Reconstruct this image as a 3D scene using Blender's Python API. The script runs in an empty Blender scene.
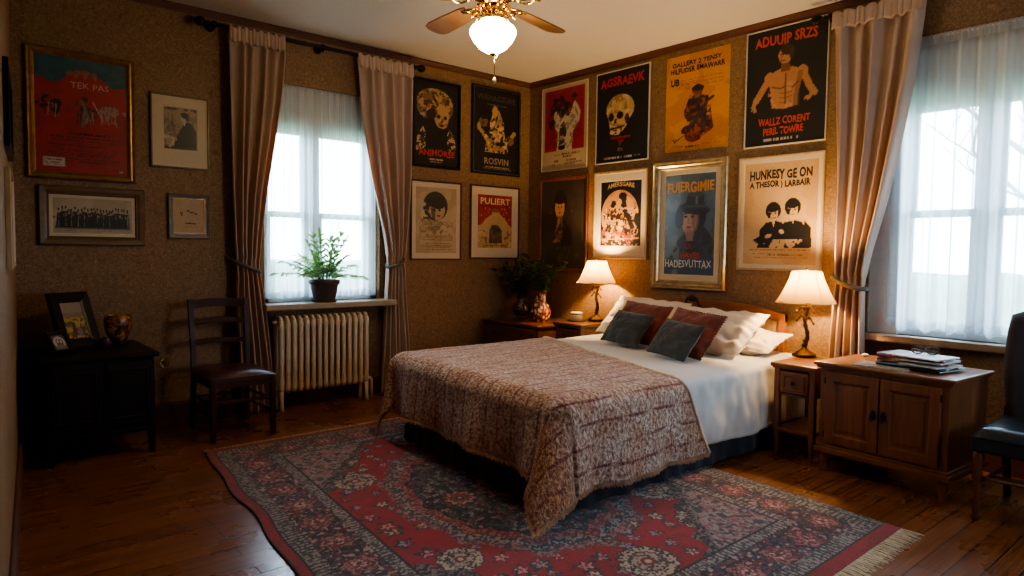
import bpy, bmesh, math, random
import numpy as np
from mathutils import Vector, Matrix, noise as mnoise
PI = math.pi
sc = bpy.context.scene
COL = sc.collection
YB, XR, H = 5.032, 4.508, 2.82          # back wall, right wall, ceiling height
random.seed(7)
LAMP_W, SKY, EXPO, GLOBE = 62.0, 27.0, 0.33, 58.0

# ------------------------------------------------------------------ helpers
def s2l(c):
    return tuple(((v/255)/12.92 if v/255 <= .04045 else ((v/255+.055)/1.055)**2.4) for v in c[:3])

class MB:
    """collects shapes into one mesh"""
    def __init__(s): s.v = []; s.f = []; s.sm = []
    def add(s, verts, faces, smooth=False):
        o = len(s.v); s.v += [tuple(p) for p in verts]
        for f in faces: s.f.append(tuple(i+o for i in f)); s.sm.append(smooth)
        return s
    def box(s, lo, hi, b=0.0):
        x0, y0, z0 = lo; x1, y1, z1 = hi
        if x0 > x1: x0, x1 = x1, x0
        if y0 > y1: y0, y1 = y1, y0
        if z0 > z1: z0, z1 = z1, z0
        if b <= 0:
            vs = [(x0,y0,z0),(x1,y0,z0),(x1,y1,z0),(x0,y1,z0),(x0,y0,z1),(x1,y0,z1),(x1,y1,z1),(x0,y1,z1)]
            return s.add(vs, [(3,2,1,0),(4,5,6,7),(0,1,5,4),(1,2,6,5),(2,3,7,6),(3,0,4,7)])
        b = min(b, (x1-x0)*.45, (y1-y0)*.45, (z1-z0)*.45)
        bm = bmesh.new()
        bmesh.ops.create_cube(bm, size=1)
        for v in bm.verts:
            v.co = Vector(((x0+x1)/2+v.co.x*(x1-x0), (y0+y1)/2+v.co.y*(y1-y0), (z0+z1)/2+v.co.z*(z1-z0)))
        bmesh.ops.bevel(bm, geom=bm.edges[:], offset=b, segments=2, profile=.5, affect='EDGES')
        return s.bm(bm)
    def bm(s, bm, smooth=False):
        bm.verts.index_update()
        s.add([v.co[:] for v in bm.verts], [[v.index for v in f.verts] for f in bm.faces], smooth)
        bm.free(); return s
    def tube(s, pts, r, n=10, caps=True, smooth=True):
        """tube along pts; r number or list"""
        pts = [Vector(p) for p in pts]; k = len(pts)
        rs = r if isinstance(r, (list, tuple)) else [r]*k
        t0 = (pts[1]-pts[0]).normalized()
        up = Vector((0,0,1)) if abs(t0.z) < .9 else Vector((1,0,0))
        a = t0.cross(up).normalized(); vs = []
        for i, p in enumerate(pts):
            t = (pts[min(i+1,k-1)]-pts[max(i-1,0)]).normalized()
            a = (a - t*a.dot(t)).normalized(); b = t.cross(a)
            for j in range(n):
                w = 2*PI*j/n; vs.append(p + a*math.cos(w)*rs[i] + b*math.sin(w)*rs[i])
        fs = [(i*n+j, i*n+(j+1)%n, (i+1)*n+(j+1)%n, (i+1)*n+j) for i in range(k-1) for j in range(n)]
        if caps: fs += [tuple(range(n-1,-1,-1)), tuple((k-1)*n+j for j in range(n))]
        return s.add(vs, fs, smooth)
    def lathe(s, prof, c=(0,0,0), n=24, smooth=True, wob=None):
        """prof list of (r,z) from bottom to top, about +z at c"""
        vs = []; fs = []; k = len(prof)
        for r, z in prof:
            for j in range(n):
                w = 2*PI*j/n; rr = r*(wob(w, z) if wob else 1)
                vs.append((c[0]+rr*math.cos(w), c[1]+rr*math.sin(w), c[2]+z))
        fs = [(i*n+j, i*n+(j+1)%n, (i+1)*n+(j+1)%n, (i+1)*n+j) for i in range(k-1) for j in range(n)]
        if prof[0][0] > 1e-6: fs.append(tuple(range(n-1,-1,-1)))
        if prof[-1][0] > 1e-6: fs.append(tuple((k-1)*n+j for j in range(n)))
        return s.add(vs, fs, smooth)
    def prism(s, pts, z0, z1, axis='z'):
        """extrude a 2D polygon; axis is the extrusion axis"""
        n = len(pts)
        def P(a, b, c):
            return (a,b,c) if axis == 'z' else ((c,a,b) if axis == 'x' else (a,c,b))
        vs = [P(a,b,z0) for a,b in pts]+[P(a,b,z1) for a,b in pts]
        fs = [tuple(range(n-1,-1,-1)), tuple(range(n,2*n))]+[(i,(i+1)%n,n+(i+1)%n,n+i) for i in range(n)]
        return s.add(vs, fs)
    def rings(s, w, h, prof, close_back=False):
        """picture frame: concentric rectangles (inset, depth)"""
        vs = []; fs = []
        for i, d in prof:
            x, y = w/2-i, h/2-i
            vs += [(-x,-y,d),(x,-y,d),(x,y,d),(-x,y,d)]
        for k in range(len(prof)-1):
            for j in range(4):
                fs.append((k*4+j, k*4+(j+1)%4, (k+1)*4+(j+1)%4, (k+1)*4+j))
        return s.add(vs, fs)
    def grid(s, nu, nv, fn, smooth=True):
        vs = [fn(i/nu, j/nv) for j in range(nv+1) for i in range(nu+1)]
        fs = [(j*(nu+1)+i, j*(nu+1)+i+1, (j+1)*(nu+1)+i+1, (j+1)*(nu+1)+i) for j in range(nv) for i in range(nu)]
        return s.add(vs, fs, smooth)
    def xf(s, M):
        s.v = [tuple(M @ Vector(p)) for p in s.v]; return s
    def build(s, name, mat, parent=None, recalc=True):
        me = bpy.data.meshes.new(name)
        me.from_pydata(s.v, [], s.f)
        me.polygons.foreach_set('use_smooth', s.sm)
        if recalc:
            bm = bmesh.new(); bm.from_mesh(me)
            bmesh.ops.recalc_face_normals(bm, faces=bm.faces[:]); bm.to_mesh(me); bm.free()
        me.materials.append(mat); me.update()
        o = bpy.data.objects.new(name, me); COL.objects.link(o)
        if parent: o.parent = parent
        return o

def thing(name, label, cat, loc=(0,0,0), rz=0, group=None, M=None):
    o = bpy.data.objects.new(name, None); COL.objects.link(o); o.empty_display_size = .05
    if M is not None: o.matrix_world = M
    else: o.location = loc; o.rotation_euler = (0,0,rz)
    o['label'] = label; o['category'] = cat
    if group: o['group'] = group
    return o
def tag(o, label, cat, group=None, kind=None):
    o['label'] = label; o['category'] = cat
    if group: o['group'] = group
    if kind: o['kind'] = kind
    return o
def struct(o, label=None):
    o['kind'] = 'structure'
    if label: o['label'] = label
    return o
def mod_bevel(o, w, seg=2):
    m = o.modifiers.new('bevel', 'BEVEL'); m.width = w; m.segments = seg; m.limit_method = 'ANGLE'; return o
def mod_solid(o, t, off=-1):
    m = o.modifiers.new('solid', 'SOLIDIFY'); m.thickness = t; m.offset = off; return o
def mod_sub(o, l=1):
    m = o.modifiers.new('sub', 'SUBSURF'); m.levels = l; m.render_levels = l; return o
def copy_tree(o, parent=None):
    c = o.copy(); COL.objects.link(c)
    if parent: c.parent = parent
    for ch in list(o.children): copy_tree(ch, c)
    return c

# ------------------------------------------------------------------ materials
class NT:
    def __init__(s, name):
        s.m = bpy.data.materials.new(name); s.m.use_nodes = True
        s.t = s.m.node_tree; s.t.nodes.clear()
        s.out = s.n('ShaderNodeOutputMaterial')
    def n(s, typ, **kw):
        nd = s.t.nodes.new(typ)
        for k, v in kw.items():
            if k.startswith('i_'):
                nd.inputs[k[2:].replace('_', ' ')].default_value = v
            else: setattr(nd, k, v)
        return nd
    def l(s, a, b): s.t.links.new(a, b)
    def ramp(s, fac, stops, interp='LINEAR'):
        r = s.n('ShaderNodeValToRGB'); cr = r.color_ramp; cr.interpolation = interp
        while len(cr.elements) < len(stops): cr.elements.new(.5)
        for e, (p, c) in zip(cr.elements, stops):
            e.position = p; e.color = (*c[:3], 1) if not isinstance(c, (int, float)) else (c, c, c, 1)
        s.l(fac, r.inputs['Fac']); return r.outputs['Color']
    def coord(s, scale=(1,1,1), kind='Object', rot=(0,0,0)):
        tc = s.n('ShaderNodeTexCoord'); mp = s.n('ShaderNodeMapping')
        mp.inputs['Scale'].default_value = scale; mp.inputs['Rotation'].default_value = rot
        s.l(tc.outputs[kind], mp.inputs['Vector']); return mp.outputs['Vector']
    def noise(s, vec, scale=5, detail=4, rough=.55, dist=0):
        nd = s.n('ShaderNodeTexNoise'); nd.inputs['Scale'].default_value = scale; nd.inputs['Detail'].default_value = detail
        nd.inputs['Roughness'].default_value = rough; nd.inputs['Distortion'].default_value = dist
        s.l(vec, nd.inputs['Vector']); return nd.outputs['Fac']
    def mix(s, fac, a, b, mode='MIX'):
        nd = s.n('ShaderNodeMix', data_type='RGBA', blend_type=mode)
        for inp, v in ((nd.inputs[0], fac), (nd.inputs[6], a), (nd.inputs[7], b)):
            if isinstance(v, (int, float)): inp.default_value = v
            elif isinstance(v, tuple): inp.default_value = (*v[:3], 1)
            else: s.l(v, inp)
        return nd.outputs[2]
    def pbr(s, col, rough=.5, metal=0, bump=None, bstr=.2, bdist=.01, **kw):
        p = s.n('ShaderNodeBsdfPrincipled')
        if isinstance(col, tuple): p.inputs['Base Color'].default_value = (*col[:3], 1)
        else: s.l(col, p.inputs['Base Color'])
        if isinstance(rough, (int, float)): p.inputs['Roughness'].default_value = rough
        else: s.l(rough, p.inputs['Roughness'])
        p.inputs['Metallic'].default_value = metal
        for k, v in kw.items(): p.inputs[k.replace('_', ' ')].default_value = v
        if bump is not None:
            b = s.n('ShaderNodeBump'); b.inputs['Strength'].default_value = bstr; b.inputs['Distance'].default_value = bdist
            s.l(bump, b.inputs['Height']); s.l(b.outputs['Normal'], p.inputs['Normal'])
        s.l(p.outputs[0], s.out.inputs['Surface']); return p

def mat_wood(name, dark, light, axis='x', scale=1, rough=.35, coat=.2):
    t = NT(name); st = {'x': (2,22,22), 'y': (22,2,22), 'z': (22,22,2)}[axis]
    v = t.coord(tuple(a*scale for a in st))
    f = t.noise(v, 1.0, 6, .6, 1.2)
    c = t.ramp(f, [(.28, dark), (.72, light)])
    f2 = t.noise(t.coord((3,3,3)), 1.3, 2)
    c = t.mix(t.ramp(f2, [(.3, 0.0), (.8, .45)]), c, tuple(d*.6 for d in dark))
    t.pbr(c, rough, bump=f, bstr=.08, bdist=.004, Coat_Weight=coat, Coat_Roughness=.25)
    return t.m
def mat_plain(name, col, rough=.5, metal=0, var=.15, scale=30, bstr=.05, **kw):
    t = NT(name); f = t.noise(t.coord(), scale, 4)
    c = t.ramp(f, [(.25, tuple(x*(1-var) for x in col)), (.75, tuple(min(1, x*(1+var)) for x in col))])
    t.pbr(c, rough, metal, bump=f, bstr=bstr, bdist=.003, **kw); return t.m
def mat_cloth(name, col, var=.15, weave=400, rough=.9, bstr=.25, sheen=.3):
    t = NT(name); v = t.coord()
    f = t.noise(v, 9, 5); fine = t.noise(v, weave, 2)
    c = t.ramp(f, [(.3, tuple(x*(1-var) for x in col)), (.7, tuple(min(1, x*(1+var)) for x in col))])
    c = t.mix(t.ramp(fine, [(.35, .0), (.65, .25)]), c, tuple(x*.6 for x in col))
    t.pbr(c, rough, bump=fine, bstr=bstr, bdist=.002, Sheen_Weight=sheen); return t.m

def mat_wallpaper():
    t = NT('wallpaper'); v = t.coord()
    warp = t.n('ShaderNodeTexNoise'); warp.inputs['Scale'].default_value = 9; warp.inputs['Detail'].default_value = 2
    t.l(v, warp.inputs['Vector'])
    add = t.n('ShaderNodeMix', data_type='RGBA', blend_type='LINEAR_LIGHT'); add.inputs[0].default_value = .09
    t.l(v, add.inputs[6]); t.l(warp.outputs['Color'], add.inputs[7]); w = add.outputs[2]
    vo = t.n('ShaderNodeTexVoronoi', feature='DISTANCE_TO_EDGE'); vo.inputs['Scale'].default_value = 26; t.l(w, vo.inputs['Vector'])
    vf = t.n('ShaderNodeTexVoronoi', feature='F1'); vf.inputs['Scale'].default_value = 60; t.l(w, vf.inputs['Vector'])
    n = t.noise(w, 75, 4, .7)
    lines = t.ramp(vo.outputs['Distance'], [(.02, 1.0), (.10, .0)])
    base = t.ramp(n, [(.30, s2l((98,73,50))), (.64, s2l((160,127,92)))])
    c = t.mix(t.mix(.38, (0,0,0), lines), base, s2l((96,70,48)))
    petals = t.ramp(vf.outputs['Distance'], [(.14, 1.0), (.32, 0.0)])
    c = t.mix(t.mix(.55, (0,0,0), petals), c, s2l((176,145,108)))
    big = t.noise(v, 1.6, 3)
    c = t.mix(t.ramp(big, [(.3, .0), (.8, .25)]), c, s2l((84,64,44)))
    t.pbr(c, .62, bump=n, bstr=.15, bdist=.004); return t.m

def mat_floor():
    t = NT('floor_boards'); v = t.coord()
    b = t.n('ShaderNodeTexBrick'); b.offset = .37; b.offset_frequency = 2; b.squash = 1
    b.inputs['Color1'].default_value = (.25,.25,.25,1); b.inputs['Color2'].default_value = (.9,.9,.9,1); b.inputs['Mortar'].default_value = (0,0,0,1)
    b.inputs['Scale'].default_value = 1; b.inputs['Mortar Size'].default_value = .0032; b.inputs['Mortar Smooth'].default_value = .3
    b.inputs['Brick Width'].default_value = 1.45; b.inputs['Row Height'].default_value = .095; b.inputs['Bias'].default_value = 0
    t.l(v, b.inputs['Vector'])
    g = t.noise(t.coord((1.2,34,1)), 1.5, 5, .6, .25)
    grain = t.ramp(g, [(.25, s2l((110,63,32))), (.5, s2l((148,92,51))), (.78, s2l((180,121,73)))])
    tint = t.mix(b.outputs['Color'], s2l((150,110,80)), (1,1,1))
    c = t.mix(.55, grain, tint, 'MULTIPLY')
    big = t.noise(v, 1.1, 3)
    c = t.mix(t.ramp(big, [(.35, .0), (.75, .35)]), c, s2l((96,52,26)))
    c = t.mix(b.outputs['Fac'], c, s2l((30,14,6)))
    r = t.ramp(t.noise(v, 3.5, 4), [(.3, .25), (.75, .32)])
    hgt = t.mix(b.outputs['Fac'], g, (0,0,0))
    t.pbr(c, r, bump=hgt, bstr=.18, bdist=.006, Coat_Weight=.25, Coat_Roughness=.18); return t.m

def mat_attr(name, rough=.55, coat=0, bump_scale=0, bstr=.3, sheen=0):
    t = NT(name); a = t.n('ShaderNodeAttribute'); a.attribute_name = 'art'
    p = t.pbr(a.outputs['Color'], rough, Coat_Weight=coat, Coat_Roughness=.06, Sheen_Weight=sheen)
    if bump_scale:
        f = t.noise(t.coord(), bump_scale, 2); b = t.n('ShaderNodeBump'); b.inputs['Strength'].default_value = bstr; b.inputs['Distance'].default_value = .004
        t.l(f, b.inputs['Height']); t.l(b.outputs['Normal'], p.inputs['Normal'])
    return t.m

def mat_sheer(name, fac):
    t = NT(name); tr = t.n('ShaderNodeBsdfTransparent'); tl = t.n('ShaderNodeBsdfTranslucent'); df = t.n('ShaderNodeBsdfDiffuse')
    f = t.noise(t.coord((900,900,300)), 1, 1)
    c = t.ramp(f, [(.3, (.66,.71,.76)), (.7, (.78,.82,.86))])
    t.l(c, tl.inputs['Color']); t.l(c, df.inputs['Color'])
    m1 = t.n('ShaderNodeMixShader'); m1.inputs[0].default_value = .35; t.l(tl.outputs[0], m1.inputs[1]); t.l(df.outputs[0], m1.inputs[2])
    m2 = t.n('ShaderNodeMixShader'); lw = t.n('ShaderNodeLayerWeight'); lw.inputs['Blend'].default_value = .5; ma = t.n('ShaderNodeMath', operation='MULTIPLY_ADD', use_clamp=True); ma.inputs[1].default_value = .45; ma.inputs[2].default_value = fac-.08; t.l(lw.outputs['Facing'], ma.inputs[0]); t.l(ma.outputs[0], m2.inputs[0]); t.l(tr.outputs[0], m2.inputs[1]); t.l(m1.outputs[0], m2.inputs[2])
    t.l(m2.outputs[0], t.out.inputs['Surface']); return t.m
def mat_shade(name, col, trans=.6):
    t = NT(name); tl = t.n('ShaderNodeBsdfTranslucent'); df = t.n('ShaderNodeBsdfDiffuse')
    f = t.noise(t.coord((1,1,.2)), 160, 2)
    c = t.ramp(f, [(.3, tuple(x*.9 for x in col)), (.7, col)])
    t.l(c, tl.inputs['Color']); t.l(c, df.inputs['Color'])
    m = t.n('ShaderNodeMixShader'); m.inputs[0].default_value = 1-trans; t.l(tl.outputs[0], m.inputs[1]); t.l(df.outputs[0], m.inputs[2])
    t.l(m.outputs[0], t.out.inputs['Surface']); return t.m
def mat_curtain(name, col):
    t = NT(name); v = t.coord(); f = t.noise(v, 300, 2); g = t.noise(v, 6, 3)
    c = t.ramp(g, [(.3, tuple(x*.85 for x in col)), (.7, col)])
    c = t.mix(t.ramp(f, [(.3, 0.0), (.7, .3)]), c, tuple(x*.65 for x in col))
    df = t.n('ShaderNodeBsdfPrincipled'); df.inputs['Roughness'].default_value = .8; df.inputs['Sheen Weight'].default_value = .25
    t.l(c, df.inputs['Base Color'])
    tl = t.n('ShaderNodeBsdfTranslucent'); tl.inputs['Color'].default_value = (*s2l((236,150,112)), 1)
    m = t.n('ShaderNodeMixShader'); m.inputs[0].default_value = .25; t.l(df.outputs[0], m.inputs[1]); t.l(tl.outputs[0], m.inputs[2])
    t.l(m.outputs[0], t.out.inputs['Surface']); return t.m
def mat_glass(name, tint=(.96,.98,.98), gl=.06):
    t = NT(name); tr = t.n('ShaderNodeBsdfTransparent'); tr.inputs['Color'].default_value = (*tint, 1)
    g = t.n('ShaderNodeBsdfGlossy'); g.inputs['Roughness'].default_value = .03
    fr = t.n('ShaderNodeLayerWeight'); fr.inputs['Blend'].default_value = .25
    mul = t.n('ShaderNodeMath', operation='MULTIPLY_ADD'); mul.inputs[1].default_value = .6; mul.inputs[2].default_value = gl
    t.l(fr.outputs['Fresnel'], mul.inputs[0])
    m = t.n('ShaderNodeMixShader'); t.l(mul.outputs[0], m.inputs[0]); t.l(tr.outputs[0], m.inputs[1]); t.l(g.outputs[0], m.inputs[2])
    t.l(m.outputs[0], t.out.inputs['Surface']); return t.m
def mat_emit(name, col, st):
    t = NT(name); p = t.pbr((.9,.88,.84), .3); p.inputs['Emission Color'].default_value = (*col, 1); p.inputs['Emission Strength'].default_value = st
    f = t.noise(t.coord(), 20, 2); t.l(t.ramp(f, [(0, (.88,.86,.8)), (1, (.92,.9,.86))]), p.inputs['Base Color']); return t.m

def mat_throw():
    t = NT('chenille_throw'); v = t.coord()
    uvt = t.coord((58,46,1), 'UV'); tuft = t.noise(uvt, 1.0, 3, .6, .5)
    patch = t.noise(t.coord((1.3,2.0,1)), 6.5, 4, .6, .5)
    uv = t.n('ShaderNodeUVMap'); sp = t.n('ShaderNodeSeparateXYZ'); t.l(uv.outputs[0], sp.inputs[0])
    wv = t.n('ShaderNodeMath', operation='MULTIPLY'); wv.inputs[1].default_value = 2*PI/.105; t.l(sp.outputs['Y'], wv.inputs[0])
    sn = t.n('ShaderNodeMath', operation='SINE'); t.l(wv.outputs[0], sn.inputs[0])
    st = t.ramp(sn.outputs[0], [(.80, 0.0), (.97, 1.0)])
    brk = t.ramp(t.noise(t.coord((3,14,14)), 3, 3), [(.42, 0.0), (.55, 1.0)])
    c = t.ramp(tuft, [(.30, s2l((120,70,52))), (.44, s2l((182,144,124))), (.60, s2l((232,212,198)))])
    c = t.mix(t.ramp(patch, [(.36, .75), (.58, 0.0)]), c, t.ramp(tuft, [(.32, s2l((110,56,30))), (.6, s2l((206,146,98)))]))
    def lin(sock, mul, add):
        nd = t.n('ShaderNodeMath', operation='MULTIPLY_ADD', use_clamp=True); nd.inputs[1].default_value = mul; nd.inputs[2].default_value = add; t.l(sock, nd.inputs[0]); return nd.outputs[0]
    cm = t.n('ShaderNodeMath', operation='MULTIPLY'); t.l(lin(sp.outputs['X'], -7, .25), cm.inputs[0]); t.l(lin(sp.outputs['Y'], -7, .25), cm.inputs[1])
    hm = t.n('ShaderNodeMath', operation='MAXIMUM'); t.l(cm.outputs[0], hm.inputs[0]); t.l(lin(sp.outputs['X'], -5, -1.45), hm.inputs[1])
    hs = t.n('ShaderNodeMath', operation='MULTIPLY'); hs.inputs[1].default_value = .72; t.l(hm.outputs[0], hs.inputs[0])
    c = t.mix(hs.outputs[0], c, t.ramp(tuft, [(.30, s2l((92,46,22))), (.50, s2l((160,92,48))), (.66, s2l((206,146,92)))]))
    red = t.mix(st, (0,0,0), brk)
    c = t.mix(t.mix(.9, (0,0,0), red), c, s2l((122,28,32)))
    speck = t.ramp(t.noise(v, 120, 2), [(.60, 0.0), (.68, .8)])
    c = t.mix(speck, c, s2l((110,34,32)))
    t.pbr(c, .95, bump=tuft, bstr=1.0, bdist=.02, Sheen_Weight=.4); return t.m

M = {}
M['wallpaper'] = mat_wallpaper(); M['floor'] = mat_floor()
M['ceiling'] = mat_plain('ceiling_paint', (.60,.56,.50), .9, var=.04, scale=60, bstr=.08)
M['trim'] = mat_wood('crown_wood', (.065,.020,.011), (.155,.048,.025), 'x', .7, .6, 0)
M['trim_y'] = mat_wood('crown_wood_side', (.065,.020,.011), (.155,.048,.025), 'y', .7, .6, 0)
M['white_paint'] = mat_plain('window_paint', (.72,.74,.73), .45, var=.05)
M['sill'] = mat_plain('sill_paint', (.38,.30,.22), .45, var=.1)
M['cream'] = mat_plain('radiator_enamel', (.68,.57,.45), .38, var=.06, bstr=.02)
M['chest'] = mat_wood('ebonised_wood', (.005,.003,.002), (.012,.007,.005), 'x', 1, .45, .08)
M['chair'] = mat_wood('mahogany', (.028,.010,.005), (.075,.026,.013), 'z', 1, .4, .1)
M['oak'] = mat_wood('warm_oak', (.145,.047,.016), (.31,.120,.043), 'y', 1, .38)
M['oak_v'] = mat_wood('warm_oak_upright', (.145,.047,.016), (.31,.120,.043), 'z', 1, .38)
M['redwood'] = mat_wood('red_walnut', (.075,.022,.010), (.19,.065,.026), 'y', 1, .3)
M['headboard'] = mat_wood('headboard_wood', (.17,.055,.016), (.36,.135,.042), 'y', 1, .35)
M['panel'] = mat_wood('headboard_panel', (.30,.17,.08), (.46,.29,.15), 'z', .6, .45)
M['leather_red'] = mat_plain('oxblood_leather', (.07,.02,.018), .30, var=.25, scale=40, bstr=.1)
M['leather_blue'] = mat_plain('blue_black_leather', (.012,.02,.028), .28, var=.25, scale=40, bstr=.08)
M['plum'] = mat_cloth('plum_upholstery', (.035,.022,.026), .2, 300)
M['black_iron'] = mat_plain('black_iron', (.012,.010,.010), .4, .6)
M['bronze'] = mat_plain('dark_bronze', (.065,.036,.016), .38, .7, var=.5, scale=50, bstr=.3)
M['brass'] = mat_plain('brass', (.62,.40,.12), .22, 1, var=.2)
M['blackframe'] = mat_plain('black_lacquer', (.010,.009,.009), .3, var=.2)
M['greyline'] = mat_plain('grey_lacquer', (.09,.085,.08), .35)
M['gold'] = mat_plain('old_gold', (.36,.20,.055), .38, .7, var=.35, scale=24)
M['brownframe'] = mat_wood('brown_gilt', (.10,.055,.02), (.22,.125,.05), 'x', 1, .4)
M['silvergold'] = mat_plain('silver_gilt', (.48,.38,.23), .3, .75, var=.3, scale=20)
M['mahogframe'] = mat_wood('red_frame', (.085,.022,.008), (.20,.060,.022), 'y', 1, .3)
M['darkred'] = mat_wood('thin_red_frame', (.045,.015,.008), (.10,.032,.016), 'y', 1, .35)
M['paleframe'] = mat_wood('pale_frame', (.42,.28,.14), (.62,.45,.26), 'y', 1, .4)
M['mount'] = mat_plain('cream_mount', (.62,.53,.40), .8, var=.04)
M['thinwhite'] = mat_plain('white_edge', (.55,.50,.42), .5, var=.05)
M['art'] = mat_attr('printed_paper', .6)
M['art_g'] = mat_attr('glazed_print', .45, .55)
M['rug'] = mat_attr('wool_rug', .95, 0, 260, .5, .3)
M['curtain'] = mat_curtain('dusty_rose_curtain', s2l((208,188,172)))
M['tieback'] = mat_cloth('tieback_braid', (.10,.085,.075), .3, 200)
M['sheer'] = mat_sheer('sheer_voile', .66); M['sheerhead'] = mat_sheer('sheer_heading', .85)
M['pane'] = mat_glass('window_glass'); M['vaseglass'] = mat_glass('smoky_glass', (.62,.50,.34), .14)
M['white_linen'] = mat_cloth('white_linen', (.76,.74,.71), .05, 500, .85, .12)
M['pillow'] = mat_cloth('ivory_pillowcase', (.78,.71,.62), .05, 500, .85, .12)
M['rust'] = mat_cloth('rust_red_velvet', (.17,.032,.016), .35, 120, .8, .5)
M['charcoal'] = mat_cloth('charcoal_velvet', (.040,.045,.050), .25, 200, .85, .3)
M['skirt'] = mat_cloth('navy_black_valance', (.028,.036,.052), .25, 300, .8, .2)
M['mattress'] = mat_cloth('mattress_ticking', (.6,.57,.52), .05)
M['throw'] = mat_throw()
M['throwfringe'] = mat_cloth('throw_fringe', s2l((222,190,162)), .4, 60)
M['rugfringe'] = mat_cloth('rug_fringe', s2l((214,196,160)), .15, 90)
M['shade'] = mat_shade('parchment_shade', (.50,.33,.12), .24)
M['shaderib'] = mat_plain('shade_piping', (.45,.30,.14), .8)
M['bulb'] = mat_emit('bulb_glow', (1,.72,.38), 12)
M['globe'] = mat_emit('opal_globe', (1,.72,.40), GLOBE)
M['blade'] = mat_wood('fan_blade_wood', (.16,.075,.03), (.32,.17,.075), 'x', .6, .35)
M['pot'] = mat_plain('plum_grey_pot', (.085,.058,.052), .5, var=.15)
M['soil'] = mat_plain('soil', (.03,.02,.013), .95, var=.5, scale=80)
M['stemgreen'] = mat_plain('stem_green', (.10,.16,.04), .6)
def mat_leaf(name, c1, c2, tr=.3):
    t = NT(name); f = t.noise(t.coord(), 14, 3); c = t.ramp(f, [(.3, c1), (.7, c2)])
    p = t.n('ShaderNodeBsdfPrincipled'); p.inputs['Roughness'].default_value = .4; t.l(c, p.inputs['Base Color'])
    tl = t.n('ShaderNodeBsdfTranslucent'); t.l(c, tl.inputs['Color'])
    m = t.n('ShaderNodeMixShader'); m.inputs[0].default_value = tr; t.l(p.outputs[0], m.inputs[1]); t.l(tl.outputs[0], m.inputs[2])
    t.l(m.outputs[0], t.out.inputs['Surface']); return t.m
M['leaf'] = mat_leaf('palm_leaf', (.12,.28,.06), (.34,.52,.16), .45)
M['darkleaf'] = mat_leaf('dark_leaf', (.03,.07,.018), (.14,.20,.055), .15)
M['whitebox'] = mat_plain('ivory_ceramic', (.80,.75,.62), .3, var=.04)

for k_ in ('chest', 'chair', 'blackframe'):
    for nd_ in M[k_].node_tree.nodes:
        if nd_.type == 'BSDF_PRINCIPLED': nd_.inputs['Specular IOR Level'].default_value = .22

# ------------------------------------------------------------------ camera
cam = bpy.data.cameras.new('camera'); co = bpy.data.objects.new('camera', cam); COL.objects.link(co)
yaw, pitch, roll, F = .707989, -.0540519, .0131476, 685.79
f = Vector((math.sin(yaw)*math.cos(pitch), math.cos(yaw)*math.cos(pitch), math.sin(pitch)))
r_ = Vector((math.cos(yaw), -math.sin(yaw), 0)); u_ = r_.cross(f)
r2 = r_*math.cos(roll)+u_*math.sin(roll); u2 = u_*math.cos(roll)-r_*math.sin(roll)
co.matrix_world = Matrix(((r2.x,u2.x,-f.x,0),(r2.y,u2.y,-f.y,0),(r2.z,u2.z,-f.z,1.2),(0,0,0,1)))
cam.sensor_width = 36; cam.lens = F/1024*36; cam.clip_start = .02; cam.clip_end = 200
sc.camera = co

# ------------------------------------------------------------------ room shell
LW0, LW1 = (.41, YB), (-.16, -.75)       # left wall, from the back corner towards the viewer
YF = -.75
W1 = (1.90, 2.86, .79, 2.42)             # window 1: x0,x1,z0,z1 in the back wall
W2 = (-.12, 1.82, .72, 2.42)              # window 2: y0,y1,z0,z1 in the right wall
T = .24
b = MB()
b.box((-.6,YB,-.1), (W1[0],YB+T,H+.1)).box((W1[1],YB,-.1), (XR+T,YB+T,H+.1)).box((W1[0],YB,-.1), (W1[1],YB+T,W1[2])).box((W1[0],YB,W1[3]), (W1[1],YB+T,H+.1))
struct(b.build('wall_back', M['wallpaper']))
b = MB()
b.box((XR,YF-.3,-.1), (XR+T,W2[0],H+.1)).box((XR,W2[1],-.1), (XR+T,YB,H+.1)).box((XR,W2[0],-.1), (XR+T,W2[1],W2[2])).box((XR,W2[0],W2[3]), (XR+T,W2[1],H+.1))
struct(b.build('wall_right', M['wallpaper']))
b = MB(); b.prism([LW0, LW1, (LW1[0]-.2, LW1[1]), (LW0[0]-.2, LW0[1])], -.1, H+.1); struct(b.build('wall_left', M['wallpaper']))
W3_FILL = (2.75, 3.50, .90, 1.80)            # window 3: unseen, added behind the viewer for soft daylight on bed and rug
b = MB(); b.box((-.6,YF-T,-.1), (W3_FILL[0],YF,H+.1)).box((W3_FILL[1],YF-T,-.1), (XR+T,YF,H+.1)).box((W3_FILL[0],YF-T,-.1), (W3_FILL[1],YF,W3_FILL[2])).box((W3_FILL[0],YF-T,W3_FILL[3]), (W3_FILL[1],YF,H+.1)); struct(b.build('wall_front', M['wallpaper']))
b = MB(); b.box((-.6,YF-.2,-.12), (XR+T,YB+T,0)); struct(b.build('floor', M['floor']))
b = MB(); b.box((-.6,YF-.2,H), (XR+T,YB+T,H+.12)); struct(b.build('ceiling', M['ceiling']))

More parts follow.
